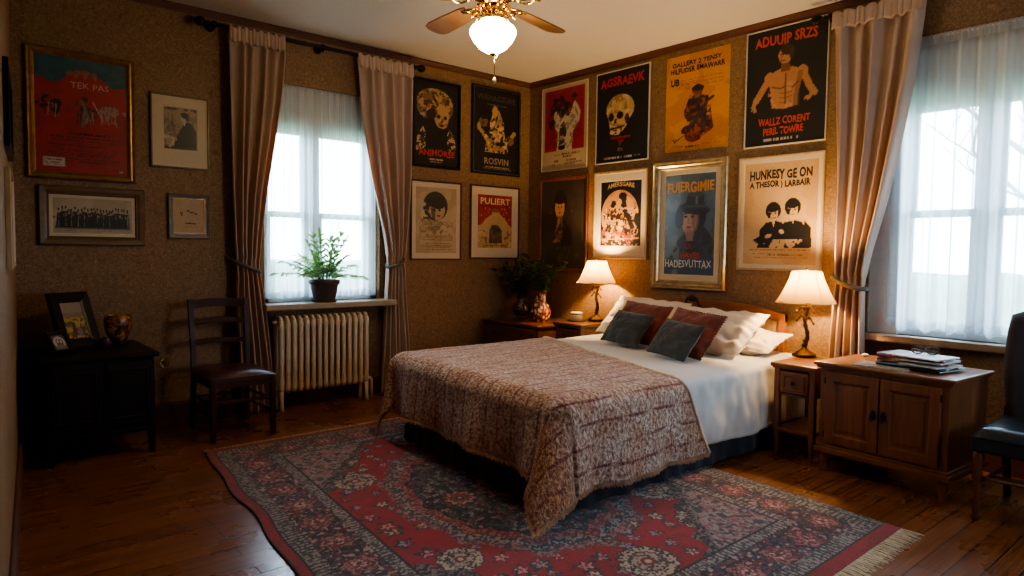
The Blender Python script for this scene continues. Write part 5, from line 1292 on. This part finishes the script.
def art_torso(c):
    c.rect(0,0,1,1,(24,21,21)); S = (178,126,90); Dk = (120,76,50)
    c.poly([(.34,.30),(.66,.30),(.66,.40),(.70,.52),(.72,.60),(.62,.64),(.50,.66),(.36,.63),(.28,.58),(.32,.44)], S); c.ell(.30,.57,.07,.06,S); c.ell(.71,.585,.07,.06,S)
    c.line([(.28,.56),(.20,.47),(.13,.40)], .042, S); c.line([(.13,.41),(.10,.36)], .026, S); c.line([(.73,.57),(.80,.46),(.86,.40)], .040, S); c.line([(.85,.41),(.79,.36)], .022, S)
    for dx, dy in ((-.02,-.05),(.01,-.065),(.035,-.06),(-.03,-.02)): c.line([(.10,.37),(.10+dx,.37+dy)], .010, S)
    for dx, dy in ((-.09,-.03),(-.08,-.015),(.03,.01),(.05,.02),(-.05,-.04)): c.line([(.83,.385),(.83+dx,.385+dy)], .010, S)
    c.poly([(.44,.62),(.56,.62),(.54,.74),(.45,.74)], Dk); c.ell(.49,.755,.085,.072,S,10); c.put(c.ellm(.52,.80,.09,.045,-15), (60,40,30)); c.ell(.57,.765,.03,.05,(70,46,34)); c.line([(.43,.765),(.52,.775)], .008, (50,32,24)); c.line([(.44,.715),(.49,.712)], .007, (70,36,28)); c.line([(.455,.75),(.44,.735)], .006, Dk)
    c.line([(.34,.50),(.44,.475),(.50,.49)], .010, Dk); c.line([(.52,.49),(.60,.475),(.66,.51)], .010, Dk); c.line([(.505,.60),(.505,.34)], .006, Dk)
    for y in (.44,.40,.36): c.line([(.43,y),(.49,y-.008)], .005, Dk); c.line([(.52,y-.008),(.58,y)], .005, Dk)
    c.put(c.polym([(.60,.30),(.68,.30),(.68,.42),(.72,.60),(.66,.60),(.62,.45)]), (104,66,44), .55); c.mottle(c.ellm(.5,.48,.22,.18), (200,150,112), .60, 9, 111, .6); c.poly([(.34,.28),(.66,.28),(.66,.315),(.5,.30),(.34,.315)], (30,24,24)); c.text(.24,.68,.045,.010,(170,160,146),112)
picture('framed_poster', 'dark poster of a bare-chested figure with spread arms beside the right curtain', 'poster', 'right', 2.711, 2.117, 1.952, 2.764, 'white', (0,0,0,0), art_torso,
        [('ADUUIP SRZS', .10, .88, .855, .945, (196,74,38), dict(bold=.035, seed=3)), ('WALLZ CORENT', .17, .82, .17, .235, (196,74,38), dict(bold=.03, seed=1)), ('PERIL TOWRE', .24, .74, .085, .15, (196,74,38), dict(bold=.03, seed=2))], 96, 'upper row of posters on the bed wall')
# lower row
def art_lady(c):
    c.rect(0,0,1,1,(54,50,42)); c.mottle(c.v > 0, (70,60,50), .55, 4, 121, .7)
    c.put(c.ellm(.48,.72,.24,.17), (66,52,40)); c.put(c.ellm(.44,.74,.155,.15), (30,22,18)); c.ell(.43,.69,.11,.115,(206,158,114)); c.put(c.ellm(.43,.775,.11,.045), (30,22,18)); c.ell(.395,.70,.018,.011,(26,18,16)); c.ell(.47,.70,.018,.011,(26,18,16)); c.line([(.43,.68),(.425,.655)], .007, (120,80,56)); c.ell(.43,.632,.028,.009,(120,56,42)); c.poly([(.39,.60),(.48,.60),(.47,.54),(.40,.54)], (150,108,76))
    m = c.polym([(.38,.56),(.50,.56),(.56,.46),(.50,.38),(.44,.30),(.28,.28),(.32,.40),(.36,.48)]); c.put(m, (120,88,54)); c.mottle(m, (180,140,92), .46, 13, 122); c.mottle(m, (50,38,28), .58, 16, 123); c.put(c.polym([(.52,.56),(.70,.44),(.72,.26),(.44,.24),(.52,.40)]), (40,30,26)); c.ell(.71,.65,.02,.015,(110,84,60)); c.ell(.22,.64,.015,.02,(110,84,60))
    m = c.ellm(.55,.15,.32,.10); c.mottle(m, (52,56,36), .48, 12, 124); c.mottle(m, (90,84,58), .62, 18, 125)
picture('framed_painting', 'dark portrait of a long-haired woman in a reddish frame above the corner vases', 'painting', 'right', 4.864, 4.226, 1.012, 1.890, 'red', (0,0,0,0), art_lady, (), 96, 'lower row of pictures on the bed wall', True)
def art_comic(c):
    c.rect(0,0,1,1,(24,20,20)); m = c.ellm(.48,.46,.46,.40); c.put(m, (200,148,100)); c.mottle(m & (c.v > c.V(.5)), (176,118,84), .54, 7, 131, .7); c.ell(.60,.60,.22,.16,(214,164,112))
    def fig(x, y, s, seed, hat):
        b_ = c.polym([(x-.14*s,y-.40*s),(x+.15*s,y-.40*s),(x+.09*s,y-.06*s),(x-.08*s,y-.05*s)]); c.put(b_, (56,40,38)); c.mottle(b_, (190,142,92), .50, 16, seed); c.ell(x,y,.055*s,.055*s,(222,172,124)); c.put(c.ellm(x-.012,y+.03*s,.07*s,.045*s), (34,24,26))
        c.ell(x-.015,y,.012,.008,(30,20,20)); c.ell(x+.02,y,.012,.008,(30,20,20))
        if hat: c.ell(x+.01,y+.075*s,.075*s,.05*s,(30,24,34)); c.line([(x-.08*s,y+.04*s),(x+.09*s,y+.05*s)], .014, (30,24,34))
    fig(.58,.60,.85,133,False); c.ell(.55,.765,.10,.055,(34,30,44)); c.ell(.58,.72,.07,.045,(44,34,40)); c.poly([(.52,.70),(.62,.72),(.66,.60),(.56,.58)], (60,44,44))
    fig(.32,.60,.80,132,True); fig(.20,.46,.7,134,False); fig(.42,.42,.7,136,False); fig(.74,.44,.7,135,True)
    c.poly([(.46,.56),(.54,.54),(.60,.22),(.44,.20)], (222,176,122)); c.mottle(c.polym([(.46,.56),(.54,.54),(.60,.22),(.44,.20)]), (150,96,60), .56, 16, 145)
    c.poly([(.56,.54),(.64,.56),(.78,.30),(.66,.26)], (46,34,42)); c.poly([(.64,.50),(.80,.34),(.84,.24),(.66,.24)], (196,140,88))
    mm = (c.v < c.V(.58)) & m; c.mottle(mm, (52,36,36), .60, 19, 146); c.mottle(mm, (228,184,130), .64, 21, 147)
    m = (c.v < c.V(.26)) & (c.u > .03) & (c.u < .93); c.mottle(m, (186,138,88), .46, 14, 137); c.mottle(m, (40,30,28), .54, 17, 138); c.mottle(m, (140,70,44), .62, 12, 139); c.ell(.90,.40,.07,.10,(34,38,40)); c.poly([(.58,.56),(.66,.56),(.86,.28),(.74,.26)], (44,34,40)); c.mottle(c.polym([(.58,.56),(.66,.56),(.86,.28),(.74,.26)]), (150,100,60), .60, 14, 140); c.line([(.06,.10),(.94,.12)], .012, (180,132,84))
picture('framed_poster', 'black poster of costumed figures before an orange moon above the far lamp', 'poster', 'right', 4.152, 3.559, 1.140, 1.892, 'pale', (.050,.048,.090,.062), art_comic,
        [('AMERSGARE', .17, .83, .875, .945, (206,172,130), dict(bold=.02, arc=.55))], 96, 'lower row of pictures on the bed wall', True)
def art_blue(c):
    c.rect(0,0,1,1,(78,96,112)); c.mottle(c.v > 0, (66,84,100), .52, 4, 141, .7); c.put(c.v < c.V(.18), (44,54,76), .8)
    c.poly([(.10,.17),(.96,.17),(.98,.34),(.86,.44),(.70,.52),(.50,.44),(.34,.38),(.18,.28)], (42,46,54)); c.mottle(c.polym([(.10,.17),(.96,.17),(.98,.34),(.86,.44),(.70,.52),(.5,.44),(.34,.38)]), (58,62,70), .56, 7, 142)
    c.put(c.ellm(.56,.58,.27,.16), (44,36,36)); c.ell(.50,.545,.165,.135,(176,146,128)); c.put(c.ellm(.62,.56,.08,.13), (120,92,80), .7); c.ell(.43,.58,.035,.014,(40,34,36)); c.ell(.56,.58,.035,.014,(40,34,36)); c.line([(.385,.605),(.46,.608)], .010, (50,40,38)); c.line([(.53,.608),(.61,.602)], .010, (50,40,38)); c.line([(.49,.57),(.475,.52),(.51,.515)], .009, (130,98,86)); c.ell(.495,.475,.05,.012,(140,70,66)); c.ell(.495,.44,.07,.02,(156,124,108)); c.poly([(.42,.42),(.60,.44),(.58,.34),(.46,.34)], (140,112,98))
    c.ell(.57,.65,.33,.050,(40,44,52),-6); c.poly([(.40,.65),(.46,.80),(.78,.79),(.80,.64)], (46,52,60)); c.ell(.62,.795,.16,.028,(64,72,80)); c.line([(.42,.68),(.80,.675)], .022, (70,78,84)); c.rect(.62,.70,.66,.78,(96,106,112)); c.put(c.ellm(.30,.56,.09,.10), (54,62,72))
    m = (c.u < .32); c.mottle(m, (104,124,138), .60, 5, 143, .6)
picture('framed_poster', 'blue poster of a man in a tall hat, wide silver-gilt frame', 'poster', 'right', 3.500, 2.818, .916, 1.916, 'silver', (.042,.042,.045,.035), art_blue,
        [('FUIERGIMIE', .05, .97, .82, .925, (206,150,82), dict(bold=.03, seed=2)), ('U.', .42, .58, .26, .31, (186,60,50)), ('HAVES', .34, .72, .165, .225, (186,60,50), dict(bold=.03)), ('HADESVUTTAX', .03, .95, .075, .15, (206,206,198), dict(bold=.015, seed=1))], 100, 'lower row of pictures on the bed wall', True)
def art_duo(c):
    c.rect(0,0,1,1,(200,164,118)); c.mottle(c.v > 0, (190,152,106), .54, 3, 151, .7); K = (30,26,26); S = (206,170,126)
    for x, y, s in ((.42,.50,1.0),(.68,.53,1.02)):
        b_ = [(x-.20*s,.17),(x+.20*s,.17),(x+.19*s,.34),(x+.12*s,.41),(x+.03*s,.43),(x-.10*s,.41),(x-.18*s,.34)]
        c.poly(b_, K); c.put(c.ellm(x,y+.025,.105*s,.085*s), K); c.ell(x,y-.005,.068*s,.068*s,S); c.put(c.ellm(x-.01,y+.045,.085*s,.035*s), K); c.ell(x-.028,y,.014,.008,K); c.ell(x+.028,y,.014,.008,K); c.line([(x,y-.01),(x+.004,y-.028)], .005, (130,96,66)); c.line([(x-.025,y-.045),(x+.03,y-.043)], .007, (90,56,40)); c.poly([(x-.02,y-.07),(x+.03,y-.07),(x+.01,y-.13)], S)
        c.ell(x-.055,y-.02,.02,.03,K)
    c.poly([(.20,.16),(.92,.16),(.88,.30),(.60,.34),(.30,.32)], K); c.poly([(.14,.24),(.30,.30),(.34,.26),(.22,.20)], K); c.poly([(.84,.42),(.92,.36),(.94,.17),(.80,.17)], K)
    for sd, x0, x1 in ((152,.28,.52),(153,.48,.82)): m = (c.u > x0) & (c.u < x1) & (c.v > c.V(.16)) & (c.v < c.V(.245)); c.mottle(m, S, .50, 13, sd)
    c.ell(.36,.28,.05,.02,S,20); c.ell(.54,.32,.035,.02,S,-30); c.text(.10,.94,.145,.006,(60,48,40),154); c.text(.14,.56,.108,.005,(140,104,70),155); c.text(.34,.84,.095,.006,(140,104,70),156); c.text(.16,.90,.07,.004,(150,112,76),157)
picture('framed_poster', 'tan poster of two dark-coated figures under black lettering', 'poster', 'right', 2.738, 2.113, 1.086, 1.885, 'palethin', (.028,.028,.028,.028), art_duo,
        [('HUNKESY GE ON', .08, .92, .83, .925, (34,28,26), dict(bold=.04, seed=2)), ('A THESOR ) LARBAIR', .08, .90, .735, .815, (34,28,26), dict(bold=.04, seed=5))], 100, 'lower row of pictures on the bed wall', True)
# two frames seen edge-on on the left wall
def art_dim(c): c.rect(0,0,1,1,(54,46,40)); c.mottle(c.v > 0, (84,72,60), .5, 6, 161); c.ell(.5,.6,.2,.16,(120,100,80)); c.poly([(.2,0),(.8,0),(.7,.4),(.3,.4)], (30,26,24))
def art_pale(c): c.rect(0,0,1,1,(150,146,136)); c.mottle(c.v > 0, (120,118,110), .5, 5, 163); c.ell(.5,.55,.28,.2,(90,88,84)); c.poly([(.1,.05),(.9,.05),(.7,.35),(.3,.35)], (110,106,98))
LL = lambda y: (YB-y)/abs(ld.y)
picture('framed_picture', 'black framed picture, upper of the two on the left side wall', 'picture', 'left', LL(3.35), LL(3.98), 1.585, 1.93, 'black', (0,0,0,0), art_dim, (), 60, 'pictures on the left side wall')
picture('framed_picture', 'pale picture in thin wooden frame, lower one on the left side wall', 'picture', 'left', LL(3.30), LL(3.90), 1.10, 1.50, 'palethin', (.04,.04,.04,.04), art_pale, (), 60, 'pictures on the left side wall', True)

# ------------------------------------------------------------------ things on the dark cabinet
def photo_frame(label, loc, yawd, lean_, W, Hh, bw_, mat, art_fn, mount=0):
    Mx = Matrix.Translation(loc) @ Matrix.Rotation(math.radians(yawd), 4, 'Z') @ Matrix.Rotation(math.radians(-lean_), 4, 'X') @ Matrix(((1,0,0,0),(0,0,-1,0),(0,1,0,0),(0,0,0,1)))
    o = thing('photo_frame', label, 'photo frame', M=Mx, group='standing photo frames'); C_ = Matrix.Translation((0,Hh/2,0))
    m = MB(); m.rings(W, Hh, [(bw_*.0,-.008),(0,.010),(bw_*.15,.016),(bw_*.8,.010),(bw_,.006),(bw_,.002)]); m.box((-W/2+.004,-Hh/2+.004,-.010), (W/2-.004,Hh/2-.004,-.004)); m.xf(C_); m.build('frame', mat, o)
    iw, ih = W-2*bw_+.002, Hh-2*bw_+.002; cv = Canvas(60, ih/iw, (90,90,90)); art_fn(cv); cv.grain(.15, 3)
    mesh_attr('photograph', np.stack([-iw/2+cv.u*iw, Hh/2-ih/2+cv.v/cv.asp*ih, np.full_like(cv.u,.003)], -1).reshape(-1,3), cv.nx, cv.ny, cv.c, M['art_g'], o)
    m = MB(); a = math.radians(lean_); bz = Hh*.6
    zf = .012+bz*math.tan(a)*.5+.02; yf = zf*math.tan(a)+.003; m.add([(-.03,bz,-.012),(.03,bz,-.012),(.035,yf,-zf),(-.035,yf,-zf)], [(0,1,2,3)]); st_ = m.build('easel_back', mat, o); mod_solid(st_, .003)
    return o
def art_snap(c):
    c.rect(0,0,1,1,(120,104,90)); c.rect(0,0,1,.55,(96,78,40)); c.mottle(c.v < c.V(.6), (168,140,60), .48, 7, 171); c.mottle(c.v < c.V(.5), (60,52,36), .56, 11, 172); c.ell(.40,.5,.06,.05,(150,110,80)); c.poly([(.30,.12),(.50,.12),(.48,.46),(.34,.46)], (60,34,40)); c.ell(.62,.36,.06,.05,(170,130,100)); c.poly([(.54,.08),(.76,.08),(.70,.32),(.56,.32)], (110,96,110)); c.rect(0,.72,1,1,(134,120,108))
def art_bw(c):
    c.rect(0,0,1,1,(70,56,58)); c.put(c.ellm(.5,.5,.42,.40), (170,156,152)); c.ell(.40,.52,.13,.2,(60,50,50)); c.ell(.62,.50,.14,.2,(80,68,66)); c.ell(.40,.56,.07,.1,(190,172,160)); c.ell(.62,.54,.07,.1,(190,172,160)); c.poly([(.15,.1),(.85,.1),(.75,.35),(.25,.35)], (110,98,96))
photo_frame('large black photo frame leaning back on the dark cabinet', (.690,4.70,.592), 30, 20, .255, .345, .062, M['blackframe'], art_snap)
photo_frame('small dark photo frame in front of the large black frame', (.580,4.52,.592), 30, 34, .125, .145, .024, M['chest'], art_bw)
o = thing('vase', 'squat amber mottled glass vase on the dark cabinet', 'vase', (.895,4.78,.592))
t = NT('amber_tortoise'); fz = t.noise(t.coord(), 26, 4, .6, 1.0); t.pbr(t.ramp(fz, [(.34, (.03,.008,.004)), (.5, (.22,.075,.014)), (.64, (.60,.30,.06))]), .18, bump=fz, bstr=.2, Coat_Weight=.6); M['amber'] = t.m
m = MB(); m.lathe([(0,.022),(.040,.022),(.052,.04),(.070,.08),(.078,.125),(.077,.160),(.070,.178),(.064,.182),(.060,.176),(.066,.155),(.066,.125),(.058,.08),(.035,.045),(0,.04)], n=32, wob=lambda w, z: 1+.015*math.cos(8*w)); m.build('body', M['amber'], o)
m = MB(); m.lathe([(0,0),(.046,0),(.048,.008),(.036,.018),(.032,.026)], n=28); m.build('foot', M['blackframe'], o)
o = thing('ornament', 'small dusky pink ball beside the large black photo frame', 'ornament', (.818,4.72,.592))
m = MB(); m.lathe([(0,0),(.016,.002),(.026,.012),(.031,.028),(.026,.046),(.014,.057),(.004,.060),(0,.058)], n=20); m.build('body', mat_plain('dusky_pink', (.10,.045,.045), .35), o)

# ------------------------------------------------------------------ vases with greenery on the corner chest
def vase_thing(label, loc, prof, mat):
    o = thing('vase', label, 'vase', loc); m = MB(); m.lathe(prof, n=36); m.build('body', mat, o); return o
vg = vase_thing('round smoky glass vase on the corner chest, left of the patterned vase', (4.21,4.78,.578), [(0,0),(.050,0),(.054,.006),(.046,.014),(.068,.04),(.085,.075),(.086,.10),(.070,.135),(.046,.155),(.040,.170),(.052,.195),(.056,.198),(.052,.200),(.037,.172),(.042,.150),(.066,.130),(.080,.10),(.079,.075),(.06,.03),(0,.02)], M['vaseglass'])
m = MB(); m.lathe([(0,.021),(.060,.032),(.078,.075),(.079,.098),(0,.098)], n=30); m.build('water', mat_glass('vase_water', (.55,.45,.28), .03), vg)
t = NT('speckled_glaze'); vo = t.n('ShaderNodeTexVoronoi'); vo.inputs['Scale'].default_value = 34; t.l(t.coord((1,1,.7)), vo.inputs['Vector'])
fz = t.noise(t.coord(), 40, 3); cc = t.ramp(vo.outputs['Distance'], [(.34, s2l((226,200,160))), (.46, s2l((120,52,32)))]); cc = t.mix(t.ramp(fz, [(.5, 0.0), (.62, .8)]), cc, s2l((70,26,18))); t.pbr(cc, .22, Coat_Weight=.5); M['speckle'] = t.m
vp = vase_thing('tall bottle vase with cream and brown speckled pattern on the corner chest', (4.13,4.43,.578), [(0,0),(.058,0),(.064,.006),(.078,.035),(.090,.07),(.088,.105),(.070,.145),(.052,.180),(.048,.220),(.050,.255),(.060,.272),(.062,.276),(.056,.278),(.044,.250),(.042,.2),(0,.19)], M['speckle'])
def sprigs(label, loc, seed, ns, spread, hgt, lean_v, lw, ll):
    o = thing('leafy_sprigs', label, 'greenery', loc, group='greenery in the corner vases'); rg = random.Random(seed); st = MB(); lf = MB()
    for i in range(ns):
        az = 2*PI*i/ns+rg.uniform(-.3,.3); tl = rg.uniform(.15,1.0); L = hgt*rg.uniform(.75,1.1); pts = []
        for k in range(10):
            t = k/9; rad_ = spread*tl*t**1.5; p = Vector((math.cos(az)*rad_, math.sin(az)*rad_, -.12*(1-t)*(t < 1)+L*t*(1-.30*tl*t)))+Vector(lean_v)*t*t
            if t < .3: p.x *= .3; p.y *= .3
            pts.append(p)
        st.tube(pts, [.0035*(1-.6*k/9) for k in range(10)], 5)
        for k in range(3, 10):
            td = (pts[k]-pts[k-1]).normalized()
            for s in range(4 if k < 9 else 6):
                a2 = rg.uniform(0, 2*PI); d = (td*.55+Vector((math.cos(a2), math.sin(a2), rg.uniform(-.3,.5)))).normalized()
                leaf_blade(lf, pts[k]+td*rg.uniform(-.015,.015), d, Vector((rg.uniform(-.4,.4),rg.uniform(-.4,.4),1)), rg.uniform(.6,1.1)*ll, rg.uniform(.7,1.1)*lw, rg.uniform(.1,.5))
    def clampw(mb):
        lim_x, lim_y = XR-.036-loc[0], YB-.036-loc[1]
        mb.v = [(lim_x-.03+.028*math.tanh((x-lim_x+.03)/.03) if x > lim_x-.03 else x, lim_y-.03+.028*math.tanh((y-lim_y+.03)/.03) if y > lim_y-.03 else y, max(z, -.15)) for x, y, z in mb.v]
    clampw(st); clampw(lf); st.build('stems', M['stemgreen'], o); lf.build('foliage', M['darkleaf'], o, False); return o
sprigs('bushy dark green sprigs in the round glass vase', (4.21,4.78,.755), 5, 19, .27, .41, (-.02,.05,0), .017, .066)
sprigs('dark green sprigs with small leaves in the speckled bottle vase', (4.13,4.43,.835), 9, 16, .21, .32, (.02,-.02,0), .014, .058)

# ------------------------------------------------------------------ magazines on the oak cabinet
z = .6125; rg = random.Random(15)
mags = [('thin newspaper-like magazine at the front left under the stack', (3.865,1.485), 4, (.19,.24), .006, (200,190,170)),
        ('broad dark-covered magazine at the bottom of the stack', (3.955,1.345), -5, (.23,.30), .009, (40,44,58)),
        ('light blue magazine second from the bottom of the stack', (3.965,1.36), 2, (.225,.30), .008, (120,150,176)),
        ('white magazine with blue edge in the lower half of the stack', (3.955,1.35), -7, (.22,.29), .009, (196,200,204)),
        ('brown and orange magazine in the middle of the stack', (3.97,1.37), 6, (.215,.29), .008, (150,96,60)),
        ('pale grey magazine in the upper half of the stack', (3.96,1.355), -2, (.22,.285), .009, (170,172,176)),
        ('red-spined magazine just under the top of the stack', (3.965,1.375), 4, (.21,.28), .008, (150,60,64)),
        ('white glossy magazine on top of the stack', (3.96,1.36), -4, (.215,.28), .007, (226,220,222))]
for i, (lab, (x, y), rz_, (w, h_), th, col) in enumerate(mags):
    h_ *= 1.12; y -= .025
    o = thing('magazine', lab+' on the oak cabinet', 'magazine', (x,y,z), math.radians(rz_*1.9-3), 'magazines on the oak cabinet')
    m = MB(); m.box((-w/2+.003,-h_/2+.003,.001), (w/2-.001,h_/2-.003,th-.001)); m.build('pages', mat_plain('magazine_pages_%d' % i, s2l((206,202,190)), .8, var=.15, scale=200), o)
    t = NT('magazine_cover_%d' % i); fz = t.noise(t.coord(), 14+i, 3); t.pbr(t.ramp(fz, [(.35, s2l(col)), (.55, tuple(min(1,v*1.25) for v in s2l(col))), (.68, s2l((70+18*i,60,90-8*i)))], 'CONSTANT'), .25)
    m = MB(); m.box((-w/2,-h_/2,th-.001), (w/2,h_/2,th)).box((-w/2,-h_/2,0), (w/2,h_/2,.001)).box((-w/2,-h_/2,0), (-w/2+.0012,h_/2,th)); m.build('cover', t.m, o)
    z += th+.0008
o = thing('ornament', 'tiny pale rounded ornament at the back of the oak cabinet by the curtain', 'ornament', (4.15,1.675,.612))
m = MB(); m.lathe([(0,0),(.014,.001),(.020,.007),(.017,.014),(.008,.018),(0,.019)], n=16); m.build('body', M['whitebox'], o)
o = thing('eyeglasses', 'folded dark brown spectacles lying on top of the magazine stack', 'eyeglasses', (3.99,1.31,z+.001), math.radians(-80))
tort = mat_plain('tortoiseshell', (.05,.02,.010), .25, var=.5, scale=60)
for s in (-1, 1):
    m = MB(); m.tube([(s*.034+.027*math.cos(w), .0+.004*math.sin(w), .022+.020*math.sin(w)) for w in [2*PI*i/24 for i in range(25)]], .0035, 8, False); m.build('rim', tort, o)
    m = MB(); m.tube([(s*.062,0,.03),(s*.058,.03,.022),(s*.02,.045,.014),(-s*.03,.050,.008),(-s*.05,.052,.004)], .003, 8); m.build('temple', tort, o)
m = MB(); m.tube([(-.008,0,.026),(0,-.002,.029),(.008,0,.026)], .003, 8); m.build('bridge', tort, o)

# ------------------------------------------------------------------ outside
gr = MB(); gr.box((-25,YB+T+.02,-.75), (45,60,-.60)).box((XR+T+.02,-40,-.75), (45,YB+T+.02,-.60)); g = struct(gr.build('ground', mat_plain('lawn', (.20,.26,.14), .95, var=.3, scale=3)))
def bare_tree(label, loc, h, seed):
    o = thing('bare_tree', label, 'tree', loc); rg = random.Random(seed); m = MB(); tr = MB()
    def br(mb, p, d, L, r, lv):
        pts = [p]; k = 5
        for i in range(k):
            d = (d+Vector((rg.uniform(-.2,.2),rg.uniform(-.2,.2),rg.uniform(-.05,.14)))).normalized(); pts.append(pts[-1]+d*L/k)
        mb.tube(pts, [r*(1-.55*i/k) for i in range(k+1)], 6)
        if lv < 4:
            for i in range(4 if lv < 2 else 3):
                q = pts[rg.randint(2, k)]; a = rg.uniform(0, 2*PI); nd = (d*.8+Vector((math.cos(a), math.sin(a), rg.uniform(0,.5)))*.8).normalized(); br(m, q, nd, L*.62, r*.48, lv+1)
    br(tr, Vector((0,0,0)), Vector((0,0,1)), h*.5, .14, 0)
    bm_ = mat_plain('grey_bark', (.16,.14,.12), .9, var=.3); tr.build('trunk', bm_, o); m.build('branches', bm_, o)
bare_tree('bare grey tree seen faintly outside the right window', (17.5,3.0,-.6), 8.0, 3)
bare_tree('bare grey tree seen faintly outside the far window', (6.5,22.5,-.6), 7.0, 8)
def hedge(label, loc, lx, ly, h, seed):
    o = thing('hedge', label, 'hedge', loc); m = MB()
    def P(u, v):
        w = u*2*PI; c, s = math.cos(w), math.sin(w); k = (abs(c)**6+abs(s)**6)**(-1/6); hh = min(1, v*1.3); sh = 1 if v < .75 else math.sqrt(max(0, 1-((v-.75)/.25)**2))
        p = Vector((c*k*lx*sh, s*k*ly*sh, h*min(1, v/.8))); n_ = mnoise.noise(p*2.2+Vector((seed,0,0)))*.14+mnoise.noise(p*6)*.07; return (p.x+c*n_, p.y+s*n_, p.z+n_)
    m.grid(120, 30, P); m.build('foliage', mat_leaf('hedge_leaf_%d' % seed, (.10,.15,.07), (.26,.32,.18), .1), o)
hedge('low clipped hedge outside the right window', (12.5,2.0,-.62), .8, 6, 1.5, 2)
hedge('low clipped hedge outside the far window', (3.0,14.0,-.62), 6, .8, 1.5, 5)

# ------------------------------------------------------------------ sky and exposure
w = bpy.data.worlds.new('overcast_sky'); sc.world = w; w.use_nodes = True; nt = w.node_tree; nt.nodes.clear()
tc = nt.nodes.new('ShaderNodeTexCoord'); sp = nt.nodes.new('ShaderNodeSeparateXYZ'); rp = nt.nodes.new('ShaderNodeValToRGB'); bg = nt.nodes.new('ShaderNodeBackground'); ou = nt.nodes.new('ShaderNodeOutputWorld')
rp.color_ramp.elements[0].position = .40; rp.color_ramp.elements[0].color = (.70,.82,.94,1); rp.color_ramp.elements[1].position = .9; rp.color_ramp.elements[1].color = (.56,.76,1,1)
mr = nt.nodes.new('ShaderNodeMapRange'); mr.inputs[1].default_value = -1; mr.inputs[2].default_value = 1
nt.links.new(tc.outputs['Generated'], sp.inputs[0]); nt.links.new(sp.outputs['Z'], mr.inputs[0]); nt.links.new(mr.outputs[0], rp.inputs[0]); nt.links.new(rp.outputs[0], bg.inputs[0]); nt.links.new(bg.outputs[0], ou.inputs[0]); bg.inputs[1].default_value = SKY
sc.view_settings.view_transform = 'AgX'; sc.view_settings.look = 'AgX - Medium High Contrast'; sc.view_settings.exposure = EXPO
sc.cycles.use_denoising = True; sc.cycles.max_bounces = 10; sc.cycles.diffuse_bounces = 5; sc.cycles.transparent_max_bounces = 16; sc.cycles.sample_clamp_indirect = 6; sc.cycles.caustics_reflective = False; sc.cycles.caustics_refractive = False
